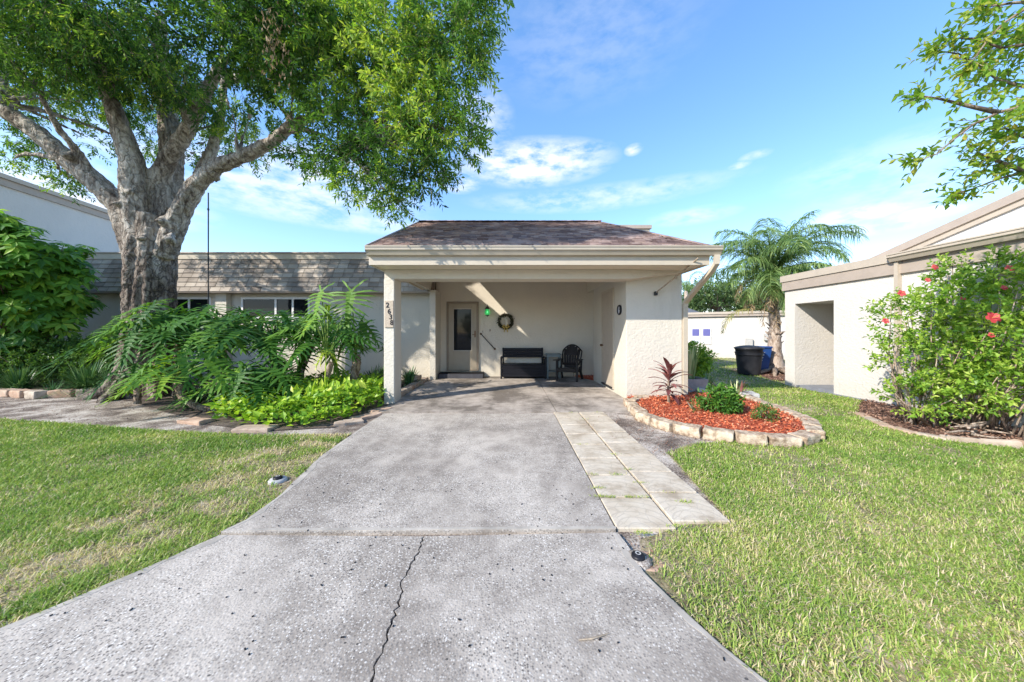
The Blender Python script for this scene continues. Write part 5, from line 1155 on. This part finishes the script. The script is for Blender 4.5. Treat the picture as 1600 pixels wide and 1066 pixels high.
# clipped hedge
def leafy_shrub(name, base, cloud, label, cat, mat, k=6, leaf=(.05, .09), wf=.5, Lt=(.1, .25), group=None, stems=True, stem_mat='bark2', up=.25, dens=1.0, droop=.05, tone=.35, names=('foliage', 'stems'), nst=1.0):
    """cloud: list of (centre, radii(3), twigs)"""
    t_ = thing(name, base, label, cat, group); B_, D_ = [], []
    for c_, rr, n in cloud:
        n = int(n * dens); u = rdir(n); q = rng.uniform(.2, 1, n) ** .5
        p = np.array(c_) + u * np.array(rr) * q[:, None]; d = u * .7 + rng.normal(0, .4, (n, 3)); d[:, 2] += up
        nzv = vnoise(p[:, 0]*2.2 + p[:, 2]*1.3, p[:, 1]*2.2 - p[:, 2]*1.9, 1.5, 33); kk = (nzv > -.55) & (p[:, 2] > .02)
        B_.append(p[kk]); D_.append(nrm(d[kk]))
    B_ = np.concatenate(B_); D_ = np.concatenate(D_); l = rng.uniform(*Lt, len(B_))
    pos, ld, upv, idx = twig_points(B_, D_, l, k, .9, droop)
    tn = rng.uniform(0, tone, len(B_)) + np.clip(vnoise(B_[:, 0]*3, B_[:, 2]*3, 1, 5), -1, 1) * .1
    rn = np.clip(tn[idx] + rng.beta(2, 2.5, len(pos)) * .7, 0, 1)
    lf = rng.uniform(*leaf, len(pos)); leaves_mesh(names[0], pos, ld, upv, lf, lf * wf * rng.uniform(.8, 1.2, len(pos)), mat, t_, rn)
    if stems:
        mb = MB(); b0 = Vector(base)
        for c_, rr, n in cloud:
            for j in range(max(2, int(n / 60 * nst))):
                e = Vector(c_) + Vector((random.gauss(0, .5)*rr[0], random.gauss(0, .5)*rr[1], random.uniform(-.3, .8)*rr[2]))
                s0 = Vector((b0.x + (c_[0]-b0.x)*.75 + random.uniform(-.3, .3)*rr[0], b0.y + (c_[1]-b0.y)*.75 + random.uniform(-.3, .3)*rr[1], b0.z)); m0 = s0.lerp(e, .5) + Vector((random.uniform(-.1, .1), random.uniform(-.1, .1), .1))
                mb.tube([s0, m0, e], [.014, .010, .004], 5)
        mb.build(names[1], M[stem_mat], t_, True)
    return t_
q = gp(60, 8.3)
leafy_shrub('hedge', q, [((gp(px, Y).x, Y, .70), (.85, .40, .52), 800) for px, Y in ((-70, 8.2), (5, 8.2), (70, 8.2), (130, 8.3), (172, 8.4))], 'low clipped dark green hedge along the left house wall', 'hedge', M['hedge'], 7, (.05, .08), .6, (.08, .16))
# umbrella tree (schefflera): whorls of long leaflets
def whorls(name, base, cents, label, cat, mat, nl=8, leaf=(.18, .30), stems=True):
    t_ = thing(name, base, label, cat); n = len(cents); ax = nrm(np.array([(c_[3], c_[4], c_[5]) for c_ in cents])); pp = np.array([(c_[0], c_[1], c_[2]) for c_ in cents])
    s = nrm(np.cross(ax, rdir(n))); s2 = np.cross(ax, s); P_, D_, U_, T_ = [], [], [], []
    ton = rng.uniform(0, .5, n)
    for k in range(nl):
        a = 6.283 * k / nl; d = s * math.cos(a) + s2 * math.sin(a) + ax * rng.uniform(-.35, .1, (n, 1)); d[:, 2] -= .12
        P_.append(pp + d * .02); D_.append(nrm(d)); U_.append(ax); T_.append(np.clip(ton + rng.uniform(0, .4, n), 0, 1))
    P_, D_, U_, T_ = map(np.concatenate, (P_, D_, U_, T_)); l = rng.uniform(*leaf, len(P_))
    leaves_mesh('foliage', P_, D_, U_, l, l * .42, mat, t_, T_, .12)
    a = pp - ax * rng.uniform(.15, .35, (n, 1)); sticks('leaf_stalks', a, pp, np.full(n, .006), M['stalk'], t_)
    mb = MB()
    for k in range(0, n, 9):
        e = Vector(a[k]); b0 = Vector(base) + Vector((random.uniform(-.3, .3), random.uniform(-.2, .2), 0)); mb.tube([b0, b0.lerp(e, .5) + Vector((0, 0, .25)), e], [.03, .02, .008], 6)
    mb.build('stems', M['bark2'], t_, True); return t_
cents = []
for (px, py, Y, r, n) in ((-20, 380, 7.6, .75, 150), (40, 400, 7.8, .7, 150), (85, 430, 8.1, .6, 130), (20, 450, 7.8, .8, 190), (80, 480, 8.2, .6, 130), (-60, 450, 7.8, .9, 180), (110, 415, 8.4, .35, 50), (120, 470, 8.6, .35, 60), (0, 350, 7.6, .35, 40), (40, 500, 8.2, .7, 110), (125, 395, 9.2, .25, 26)):
    c_ = P(px, py, Y)
    for k in range(int(n * .7)):
        u = Vector((random.gauss(0, 1), random.gauss(0, 1), random.gauss(0, 1))).normalized(); p = c_ + u * r * random.uniform(.5, 1.12); ax = u * .6 + Vector((0, -.25, .75)); cents.append((*p, *ax))
whorls('umbrella_tree_shrub', gp(40, 9.0), cents, 'tall umbrella tree shrub with big whorled leaves at the left edge', 'shrub', M['schef'])

# lime ground cover
GC = [g2(328, 655), g2(400, 668), g2(470, 668), g2(540, 655), g2(598, 634), g2(597, 606), g2(520, 604), g2(430, 612), g2(350, 634)]
pa = np.array(GC); n = 5200; x = rng.uniform(pa[:, 0].min(), pa[:, 0].max(), n*3); y = rng.uniform(pa[:, 1].min(), pa[:, 1].max(), n*3); k = inpoly(x, y, GC); x, y = x[k][:n], y[k][:n]; n = len(x)
hgt = .10 + .16 * np.clip(vnoise(x, y, 2.2, 41) + .6, 0, 1.3) + .09 * np.clip((y - 5.0), 0, 1.5)
pos = np.stack([x, y, rng.random(n) ** .6 * hgt], 1); dd = rdir(n); dd[:, 2] = np.abs(dd[:, 2]) * .5 + .05; upv = rng.normal(0, .35, (n, 3)); upv[:, 2] += 1; upv[:, 1] -= .25
l = rng.uniform(.07, .15, n); gc = leaves_mesh('lime_ground_cover', pos, nrm(dd), nrm(upv), l, l * .6, M['lime'], None, np.clip(rng.random(n) * .7 + .15 * vnoise(x, y, 2, 5) + .12, 0, 1), .15); tag(gc, kind='stuff')
# taller caladium-like leaves standing out of it
n = 90; x = rng.uniform(-3.9, -2.6, n); y = rng.uniform(5.6, 6.6, n); k = inpoly(x, y, GC); x, y = x[k], y[k]; n = len(x)
pos = np.stack([x, y, rng.uniform(.2, .36, n)], 1); dd = rng.normal(0, .5, (n, 3)); dd[:, 2] += .7; upv = rng.normal(0, .4, (n, 3)); upv[:, 1] -= 1
l = rng.uniform(.14, .24, n); tag(leaves_mesh('tall_lime_leaves', pos, nrm(dd), nrm(upv), l, l * .5, M['lime'], None, rng.uniform(.4, 1, n), .15), kind='stuff')

# ================================================================== RIGHT BED PLANTS
# cordyline
cbse = Vector((2.92, 6.02, .06)); co_ = thing('cordyline', cbse, 'red leaved ti plant in the mulch bed by the carport wall', 'plant')
b_ = MB(); b_.tube([cbse, cbse + Vector((-.02, 0, .25)), cbse + Vector((.0, 0, .55))], [.028, .02, .012], 8); b_.build('trunk', M['bark2'], co_)
V = MB()
for k in range(34):
    t = k / 34; a = k * 2.4; el = 75 - 110 * (1 - t) * random.uniform(.5, 1); h0 = .16 + .42 * t; l = random.uniform(.26, .40) * (.75 + .4 * (1 - abs(t - .55)))
    b0 = cbse + Vector((0, 0, h0)); hd = Vector((math.cos(a), math.sin(a), 0)); s = Vector((-hd.y, hd.x, 0)); pts = []
    for j in range(7):
        q = j / 6; e_ = R(el) + .3 - q * 1.1
        pts.append(b0 if not pts else pts[-1] + (hd * math.cos(e_) + Vector((0, 0, math.sin(e_)))) * l / 6)
    ws = [.012, .022, .045, .052, .046, .03, .003]
    vs = [];
    for p, w_ in zip(pts, ws): vs += [p + s * w_ * .8 + Vector((0, 0, .01)), p, p - s * w_ * .8 + Vector((0, 0, .01))]
    V.add(vs, [[3*j, 3*j+1, 3*j+4, 3*j+3] for j in range(6)] + [[3*j+1, 3*j+2, 3*j+5, 3*j+4] for j in range(6)], random.uniform(.2, 1) * (.5 + .5 * t))
V.build('foliage', M['cordy'], co_)
# pots behind: grey planter with snake plants and a leafy shrub
pq = Vector((4.12, 7.45, 0)); pot = thing('planter', pq, 'square grey concrete planter beside the carport downspout', 'planter')
b_ = MB()
for (x0, x1, y0, y1) in ((-.24, .24, -.24, -.20), (-.24, .24, .20, .24), (-.24, -.20, -.20, .20), (.20, .24, -.20, .20)): b_.box(pq.x + x0, pq.x + x1, pq.y + y0, pq.y + y1, .04, .34)
b_.build('pot', M['potgrey'], pot); b_ = MB(); b_.box(pq.x - .2, pq.x + .2, pq.y - .2, pq.y + .2, .05, .30); b_.build('potting_soil', M['darksoil'], pot)
strap_clump('snake_plant', (pq.x - .02, pq.y, .30), 56, (.45, .80), .055, M['snake'], 'upright variegated snake plant growing in the grey planter', 'plant', None, .32, (.2, 1), .1)
sq = P(1093, 519, 8.2); sq.z = 0
leafy_shrub('leafy_shrub', sq, [((sq.x - .12, 8.2, .72), (.28, .30, .32), 150), ((sq.x - .14, 8.2, .42), (.25, .3, .34), 90)], 'glossy light green shrub behind the snake plant at the house corner', 'shrub', M['hib'], 6, (.09, .14), .5, (.1, .2))
strap_clump('corner_grass_clump', (4.55, 7.6, 0), 90, (.3, .55), .03, M['snake'], 'loose strappy clump on the lawn side of the grey planter', 'plant', None, 1.0)
q = G(1125, 643, .08); leafy_shrub('green_bush', q, [((q.x, q.y, .24), (.24, .22, .19), 240)], 'dense dark green bush in the middle of the red mulch', 'shrub', M['philo'], 6, (.06, .10), .5, (.06, .14), tone=.3)
q = G(1195, 657, .06); leafy_shrub('small_shrub', q, [((q.x, q.y, .15), (.14, .13, .10), 90)], 'small round shrub near the pointed end of the red mulch', 'shrub', M['hedge'], 5, (.03, .055), .5, (.05, .1))
q = G(1087, 643, .08); leafy_shrub('wispy_seedling', q, [((q.x, q.y, .14), (.07, .07, .08), 34)], 'tiny wispy seedling between ti plant and green bush', 'seedling', M['hedge'], 5, (.03, .05), .3, (.05, .1))
q = Vector((4.85, 6.9, .03)); strap_clump('bromeliad', tuple(q), 26, (.2, .4), .045, M['cordy'], 'reddish drooping bromeliad at the back of the red mulch bed', 'plant', None, 1.3, (.3, 1))
q = P(1150, 519, 6.9); q.z = .02; strap_clump('dry_spiky_plant', tuple(q), 24, (.22, .45), .03, M['snake'], 'pale spiky plant behind the red mulch bed', 'plant', None, .9, (.5, 1))
for i, (px, py, s, lab) in enumerate(((1100, 616, 1.5, 'large grey rock at the foot of the grey planter'), (1166, 622, 1.2, 'rounded grey rock behind the red mulch bed'))):
    q = G(px, py); o = bpy.data.objects.new('rock', stone_mesh(.3, .22, .14, 'rock', M['conc'], 30 + i)); C.objects.link(o); o.location = (q.x, q.y, .04); o.scale = (s,)*3; tag(o, lab, 'rock')

# ================================================================== HIBISCUS
hbq = Vector((6.5, 4.9, 0))
cl = [(tuple(P(px, py, Y)), (rx, ry, rz), n) for px, py, Y, rx, ry, rz, n in ((1425, 500, 5.0, .42, .40, .38, 150), (1480, 470, 5.0, .42, .40, .40, 170), (1530, 480, 4.8, .40, .4, .45, 190), (1560, 440, 4.7, .32, .3, .32, 120), (1490, 550, 4.9, .55, .45, .42, 230), (1425, 570, 4.9, .40, .40, .36, 130),
     (1570, 540, 4.5, .45, .45, .45, 210), (1440, 620, 4.8, .42, .36, .26, 130), (1520, 610, 4.6, .50, .42, .32, 190), (1590, 600, 4.2, .45, .4, .4, 170), (1480, 425, 5.1, .14, .14, .18, 30), (1500, 415, 5.1, .10, .1, .14, 18), (1600, 470, 4.3, .4, .4, .4, 130), (1640, 540, 4.0, .5, .4, .6, 160), (1395, 480, 5.1, .16, .16, .16, 24), (1400, 540, 5.1, .18, .18, .2, 34), (1555, 410, 4.7, .1, .1, .14, 16))]
hib = leafy_shrub('hibiscus_bush', hbq, cl, 'large sunlit hibiscus bush with red flowers before the white neighbour house', 'shrub', M['hib'], 8, (.05, .09), .58, (.10, .22), up=.35, stem_mat='rootwood', tone=.45, nst=2.6, droop=.0, dens=.60)
for (px, py, Y, s) in ((1408, 459, 4.7, .055), (1460, 418, 4.9, .05), (1449, 438, 4.8, .04), (1576, 420, 4.4, .055), (1550, 497, 4.2, .085), (1383, 502, 4.8, .05), (1548, 524, 4.2, .04), (1568, 450, 4.3, .04), (1504, 467, 4.6, .035)):
    c_ = P(px, py, Y); b_ = MB(); ax = Vector((-.3, -1, .35)).normalized(); s1 = ax.cross(Vector((0, 0, 1))).normalized(); s2 = s1.cross(ax)
    s *= .8
    for k in range(5):
        a = k * 1.2566; rd_ = s1 * math.cos(a) + s2 * math.sin(a); tn = s2 * math.cos(a) - s1 * math.sin(a)
        b_.add([c_, c_ + rd_*s*.6 + tn*s*.5 + ax*s*.35, c_ + rd_*s*1.1 + tn*s*.25 + ax*s*.3, c_ + rd_*s*1.1 - tn*s*.3 + ax*s*.25, c_ + rd_*s*.6 - tn*s*.5 + ax*s*.3], [[0, 1, 2, 3, 4]])
    fl = b_.build('flower', M['petal'], hib); b_ = MB(); b_.tube([c_, c_ + ax * s * 1.1], [s*.05, s*.1], 5, .9); b_.build('stamen', M['ribbon'], fl)
# exposed roots / dead branches in front of the hibiscus
rt = MB()
for k in range(16):
    a0 = G(1520 + random.uniform(-15, 25), 682 + random.uniform(-10, 8)); a = random.uniform(0, 6.28); l = random.uniform(.15, .45)
    pts = [a0 + Vector((0, 0, .10 + random.uniform(-.04, .08)))]
    for j in range(3): pts.append(pts[-1] + Vector((math.cos(a), math.sin(a)*.6, random.uniform(-.25, .12))) * l / 3); a += random.uniform(-.6, .6)
    for p in pts: p.z = max(p.z, 0.0)
    rt.tube(pts, [.016, .014, .010, .005], 6)
tag(rt.build('dead_roots', M['rootwood'], None, True, origin=tuple(G(1520, 685))), 'tangle of bare pale roots on the mulch edge below the hibiscus', 'roots')

# ================================================================== PALM, BINS
pb = Vector((9.05, 11.2, 0)); palm = thing('queen_palm', pb, 'drooping queen palm with brown skirt beside the right neighbour house', 'palm tree')
hub = P(1206, 440, 11.2)
b_ = MB(); pts = [pb + Vector((0, 0, -.1)), pb + Vector((0, 0, .15)), pb + Vector((-.02, 0, .8)), pb + Vector((.0, 0, 1.6)), hub + Vector((0, 0, -.2)), hub + Vector((0, 0, .3))]
fin, rad = [], []
for i in range(len(pts)-1):
    for j in range(5): fin.append(pts[i].lerp(pts[i+1], j/5)); rad.append([.40, .27, .19, .155, .13][i] * (1 - j/5) + [.27, .19, .155, .13, .09][i] * (j/5) + (.012 if j % 2 else 0))
b_.tube(fin, rad, 16, flute=.06); 
for k in range(60):
    p = random.choice(fin[2:]); a = random.uniform(0, 6.28); b_.tube([p + Vector((math.cos(a)*.15, math.sin(a)*.15, 0)), p + Vector((math.cos(a)*.27, math.sin(a)*.27, .12))], [.03, .012], 5)
b_.build('trunk', M['palmbark'], palm, True)
def frond(hub, az, el, Lf, bend, mat, name, leaf=.42, dens=46, tone=(.1, .9), wild=.2, drp=.62):
    a = R(az); hd = Vector((math.cos(a), math.sin(a), 0)); s = Vector((-hd.y, hd.x, 0)); pts = [hub.copy()]; e = R(el); nn = 24
    for j in range(nn): pts.append(pts[-1] + (hd * math.cos(e) + Vector((0, 0, math.sin(e)))) * Lf / nn); e -= R(bend) / nn * (.4 + 1.2 * j / nn)
    rb = MB(); rb.tube(pts, [max(.004, .028 * (1 - j/(nn+1))) for j in range(nn+1)], 5, .6)
    n = dens * 2; tt = np.repeat(np.linspace(.14, 1, dens), 2); sg = np.tile([1, -1], dens)
    arr = np.array([tuple(p) for p in pts]); ii = tt * nn; i0 = np.clip(ii.astype(int), 0, nn-1); fr = (ii - i0)[:, None]; pos = arr[i0]*(1-fr) + arr[i0+1]*fr; tang = nrm(arr[i0+1] - arr[i0])
    d0 = tang * .75 + np.array(s)[None] * sg[:, None] * .9 + rng.normal(0, wild, (n, 3)); d0[:, 2] += .15; d0 = nrm(d0)
    ll = leaf * (np.sin(np.pi * np.clip(tt * .8 + .15, 0, 1)) ** .6) * rng.uniform(.8, 1.15, n); V = []; k = 5; cur = pos.copy(); d = d0.copy(); W = [.008, .011, .010, .006, .001]
    sd = nrm(np.cross(d0, np.array([0, 0, 1.0]))); sd = nrm(sd + rng.normal(0, .5, (n, 3)))
    for j in range(k):
        V.append(cur + sd * W[j]); V.append(cur - sd * W[j]); cur = cur + d * (ll / (k-1))[:, None]; d[:, 2] -= drp; d = nrm(d)
    v = np.stack(V, 1).reshape(-1, 3); i = np.arange(n)[:, None, None] * k * 2 + np.arange(k-1)[None, :, None] * 2; f = (i + np.array([0, 1, 3, 2])[None, None]).reshape(-1, 4)
    nv = len(rb.v); rt_ = rng.uniform(*tone, n)
    fo = np_mesh(name, np.concatenate([np.array([tuple(p) for p in rb.v]), v]), rb.f + (f + nv).tolist(), mat, palm, list(rb.r) + np.repeat(rt_, k-1).tolist()); return fo
for (az, el, Lf, bend, lf) in ((80, 78, 2.2, 75, .55), (10, 52, 3.6, 100, .6), (352, 60, 3.3, 95, .6), (170, 58, 2.3, 95, .55), (150, 70, 2.6, 105, .6), (200, 45, 2.0, 110, .55), (250, 60, 2.4, 120, .6), (300, 55, 2.2, 125, .55), (30, 72, 2.6, 80, .6), (120, 40, 2.4, 100, .5), (185, 25, 1.7, 95, .5), (330, 35, 2.0, 110, .5), (60, 40, 2.6, 90, .55), (225, 75, 2.4, 110, .6), (350, 82, 2.6, 60, .5), (340, 68, 3.0, 100, .6), (165, 80, 2.6, 95, .6), (60, 84, 2.8, 60, .6), (190, 66, 2.6, 120, .55), (280, 78, 2.4, 115, .6), (20, 30, 2.6, 90, .55), (270, 30, 1.9, 150, .5), (310, 20, 1.9, 140, .5), (230, 22, 1.9, 145, .5), (200, 10, 1.7, 120, .5), (350, 12, 2.0, 120, .5), (285, -10, 1.8, 90, .45), (240, 5, 1.6, 110, .45), (255, -25, 2.0, 60, .4)):
    frond(hub + Vector((0, 0, .15)), az, el, Lf, bend, M['palm'], 'frond', lf * 1.6, 92)
for (az, el, Lf, bend, tn) in ((188, 28, 1.9, 150, 1), (200, -20, 1.6, 70, 0), (260, -30, 1.7, 60, 0), (230, 0, 1.7, 95, 0), (320, -30, 1.6, 60, 0), (170, -10, 1.3, 95, 0), (240, -45, 1.8, 45, 0), (290, -50, 1.9, 40, 0), (215, -45, 1.7, 50, 0)):
    frond(hub + Vector((0, 0, -.1 if tn else -.05)), az, el, Lf, bend, M['palm_dead'], 'dead_frond', .36, 34, (.2, 1), .3, .6)
# yellowing frond sweeping low to the left
frond(Vector((hub.x, hub.y - .1, 2.0)), 183, 22, 2.25, 115, leafmat('yellow_frond_leaf', [(0, (.20, .22, .06)), (1, (.48, .42, .16))], .25), 'yellowing_frond', .34, 44, (0, 1), .2, .5)
for (px, Y0, z) in ((1219, 10.4, 0), ):    # green vine-like frond hanging beside the trunk
    frond(Vector((P(1216, 0, 10.6).x, 10.6, 3.3)), 270, 10, 3.2, 95, M['lime'] if False else M['palm'], 'frond', .28, 60, (.5, 1), .25, .7)
# roots in mulch
b_ = MB()
for k in range(8):
    a = math.pi + k * .45 - .9; b_.tube([pb + Vector((math.cos(a)*.3, math.sin(a)*.3, .12)), pb + Vector((math.cos(a)*.8, math.sin(a)*.8, .06)), pb + Vector((math.cos(a)*1.35, math.sin(a)*1.3, -.03))], [.09, .06, .03], 8)
b_.build('surface_roots', M['rootwood'], palm, True)
# black bin
bq = P(1170, 519, 10.75); bq.z = 0; bi = thing('trash_can', bq, 'round black trash can with domed lid beside the palm', 'trash can')
b_ = MB(); b_.lathe([(0, .0), (.30, .0), (.31, .03), (.355, .60), (.36, .62), (.375, .62), (.375, .66), (.37, .80), (.385, .80), (.385, .83), (.0, .83)], bq, 32); b_.build('barrel', M['bin_black'], bi, True)
b_ = MB(); b_.lathe([(.41, .835), (.415, .865), (.40, .88), (.25, .925), (.10, .945), (0, .95)], bq, 32); b_.build('lid', M['bin_black'], bi, True)
b_ = MB(); 
for sx in (-1, 1): b_.tube([bq + Vector((sx*.38, -.08, .72)), bq + Vector((sx*.44, -.06, .72)), bq + Vector((sx*.44, .06, .72)), bq + Vector((sx*.38, .08, .72))], .014, 6)
b_.build('handle', M['bin_black'], bi)
rq = P(1181, 519, 11.2); rq.z = 0; rc = thing('recycling_bin', rq, 'blue recycling bin partly hidden behind the black trash can', 'recycling bin')
b_ = MB(); b_.add([(rq.x-.22, rq.y-.25, .05), (rq.x+.22, rq.y-.25, .05), (rq.x+.22, rq.y+.25, .05), (rq.x-.22, rq.y+.25, .05), (rq.x-.29, rq.y-.33, .84), (rq.x+.29, rq.y-.33, .84), (rq.x+.29, rq.y+.33, .84), (rq.x-.29, rq.y+.33, .84)], [[3,2,1,0],[0,1,5,4],[1,2,6,5],[2,3,7,6],[3,0,4,7]]); b_.build('body', M['bin_blue'], rc)
b_ = MB(); b_.box(rq.x-.31, rq.x+.31, rq.y-.36, rq.y+.35, .842, .90, bev=.02); b_.build('lid', M['bin_blue'], rc)
b_ = MB()
for k in range(5):
    z = .35 + k*.09; b_.bar((rq.x - .16 + .02*k, rq.y - .31, z), (rq.x - .02 + .03*k, rq.y - .315, z + .10), .03, .004, up=(0, -1, 0))
b_.build('sticker', M['white'], rc)

# ================================================================== FAR TREES
def far_tree(px, py, Y, r, lab, nt=420, flat=.7):
    c_ = P(px, py, Y); base = Vector((c_.x, Y, 0)); t_ = thing('broadleaf_tree', base, lab, 'tree', 'trees beyond the far bungalow')
    b_ = MB(); b_.tube([base, base + Vector((.1, 0, c_.z*.5)), c_], [.28, .2, .08], 8)
    B_, D_ = [], []
    for k in range(16):
        u = Vector((random.gauss(0, 1), random.gauss(0, .7), random.gauss(0, .8))).normalized() * r * random.uniform(.3, .85); u.z *= flat; cc = c_ + u
        b_.tube([c_ - Vector((0, 0, r*.5)), cc], [.07, .02], 5); n = int(nt / 8); uu = rdir(n); rr_ = r * random.uniform(.28, .42)
        B_.append(np.array(cc) + uu * rr_ * rng.uniform(.4, 1, (n, 1))); D_.append(nrm(uu + rng.normal(0, .3, (n, 3))))
    b_.build('trunk', M['bark2'], t_, True); B_ = np.concatenate(B_); D_ = np.concatenate(D_)
    pos, ld, up, idx = twig_points(B_, D_, np.full(len(B_), .4), 6, .9, .1); leaves_mesh('crown', pos, ld, up, rng.uniform(.16, .3, len(pos)), rng.uniform(.08, .14, len(pos)), M['fargreen'], t_, np.clip(rng.random(len(pos)) * .7 + .2 * rng.random(len(B_))[idx], 0, 1))
for a in ((1075, 478, 34, 2.6, 'leftmost grey green tree beyond the far bungalow'), (1120, 462, 30, 2.6, 'round green tree beyond the far bungalow, left of the palm trunk'), (1160, 466, 32, 2.8, 'green tree directly behind the palm fronds'), (1200, 470, 30, 2.4, 'green tree beyond the palm trunk and neighbour corner'), (1240, 470, 34, 2.6, 'tree mostly hidden behind the right neighbour house')): far_tree(*a)
for a in ((-24, -25, 3.4, 3.6, 'unseen tree added across the street to darken glass reflections, farthest left of the driveway'), (18, -26, 3.4, 3.6, 'unseen tree added across the street to darken glass reflections, farthest right of the driveway'), (-14, -24, 3.4, 3.4, 'unseen tree added across the street to darken glass reflections, left of the driveway axis'), (-4, -26, 3.0, 3.3, 'unseen tree added across the street behind the viewer to darken glass reflections'), (7, -25, 3.2, 3.4, 'unseen tree added across the street to darken glass reflections, right of the driveway axis')):
    px_ = VX + F * a[0] / a[1]; far_tree(px_, VY - (a[2] - H) * F / a[1], a[1], a[3], a[4], 700)  # unseen trees behind the camera, added so door and window glass reflects dark
# small feather palm in front of far trees
pl2 = thing('distant_palm', (P(1085, 0, 20).x, 20, 0), 'distant grey green palm crown above the downspout', 'palm tree'); _s = palm; palm = pl2
hb2 = P(1072, 455, 20); b_ = MB(); b_.tube([Vector((hb2.x, 20, 0)), hb2], [.16, .1], 8); b_.build('trunk', M['palmbark'], pl2, True)
for az in range(0, 360, 40): frond(hb2, az + random.uniform(-12, 12), random.uniform(35, 70), 2.0, 105, M['palm'], 'frond', .45, 34)
palm = _s

# ================================================================== OVERHANGING TREE TOP RIGHT
tq = Vector((8.6, 1.6, 0)); ot = thing('overhanging_tree', tq, 'leafy branches with green and bronze leaves reaching in at the top right', 'tree')
b_ = MB(); b_.tube([tq, tq + Vector((-.1, .1, 1.5)), tq + Vector((-.5, .3, 3.2)), tq + Vector((-.9, .5, 4.6))], [.16, .13, .10, .05], 12)
BR_ = [  # branches from the trunk into the picture
 [(1700, 150, 2.9), (1600, 165, 3.0), (1560, 176, 3.05), (1520, 195, 3.1), (1490, 218, 3.1), (1465, 240, 3.1), (1440, 250, 3.1)],
 [(1700, 170, 3.0), (1600, 135, 3.1), (1560, 125, 3.15), (1533, 105, 3.2), (1500, 85, 3.2), (1470, 80, 3.2)],
 [(1700, 270, 3.2), (1600, 268, 3.3), (1560, 280, 3.35), (1520, 295, 3.4), (1500, 300, 3.4)],
 [(1700, 10, 2.8), (1600, 15, 2.9), (1570, 35, 2.95), (1545, 60, 3.0), (1520, 95, 3.0)],
 [(1700, 60, 2.9), (1600, 70, 3.0), (1565, 75, 3.0), (1520, 60, 3.1), (1490, 60, 3.1)],
 [(1560, 176, 3.05), (1510, 165, 3.1), (1470, 155, 3.1), (1440, 150, 3.1)],
 [(1700, 220, 3.0), (1600, 215, 3.1), (1570, 200, 3.2)],
 [(1640, 0, 2.9), (1580, 5, 3.0), (1545, 10, 3.0)],
 [(1600, 268, 3.3), (1555, 250, 3.3), (1530, 240, 3.3)]]
B_, D_ = [], []
for bi_, br_ in enumerate(BR_):
    pts = [P(*p) for p in br_]
    if br_[0][0] >= 1640: pts = [tq + Vector((-.5 - .08*bi_, .3, 2.6 + .22 * bi_))] + pts
    n_ = len(pts); b_.tube(pts, [.018 * (1 - i / n_) ** 1.3 + .003 for i in range(n_)], 6)
    for a, c_ in zip(pts[1:] if n_ > 3 else pts, pts[2:] if n_ > 3 else pts[1:]):
        d = (c_ - a)
        for k in range(max(2, int(d.length / .06))):
            p = a.lerp(c_, random.random()); u = d.normalized() * .5 + Vector((random.gauss(0, .55), random.gauss(0, .55), random.gauss(0, .40)))
            B_.append(tuple(p)); D_.append(tuple(u.normalized()))
        e = c_
    for k in range(5): B_.append(tuple(pts[-1])); D_.append(tuple((pts[-1] - pts[-2]).normalized() * .9 + Vector((random.gauss(0, .4), random.gauss(0, .4), random.gauss(0, .4)))))
for (px, py, Y, r, n) in ((1590, 50, 3.1, .30, 40), (1575, 95, 3.2, .28, 36), (1595, 200, 3.2, .22, 22), (1550, 258, 3.35, .22, 34), (1585, 240, 3.3, .18, 18), (1660, 60, 3.0, .5, 60), (1660, 180, 3.0, .5, 60), (1500, 300, 3.4, .08, 8), (1515, 312, 3.4, .05, 5), (1570, 15, 3.0, .15, 16), (1480, 78, 3.2, .10, 10), (1580, 150, 3.1, .2, 20)):
    c_ = P(px, py, Y)
    for k in range(int(n * .6)): u = Vector((random.gauss(0, 1), random.gauss(0, 1), random.gauss(0, .6))).normalized(); B_.append(tuple(c_ + u * r * random.random())); D_.append(tuple(u))
for k in range(260):      # the rest of the crown, right of the picture
    u = Vector((random.gauss(0, 1), random.gauss(0, 1), random.gauss(0, .6))).normalized(); B_.append(tuple(Vector((7.6, 2.0, 5.0)) + u * random.uniform(.4, 1.6))); D_.append(tuple(u))
B_, D_ = np.array(B_), nrm(np.array(D_)); l = rng.uniform(.10, .24, len(B_)); pos, ld, up, idx = twig_points(B_, D_, l, 7, .9, .15)
tn = rng.uniform(0, .4, len(B_)); leaves_mesh('crown', pos, ld, up, rng.uniform(.06, .095, len(pos)), rng.uniform(.030, .046, len(pos)), M['branch'], ot, np.clip(tn[idx] + rng.random(len(pos)) * .6, 0, 1))
sticks('twigs', B_, B_ + D_ * l[:, None], np.full(len(B_), .0025), M['bark2'], ot)
b_.build('trunk', M['bark2'], ot, True)
# name the parts' prototypes once more: nothing at top level without a label or a kind
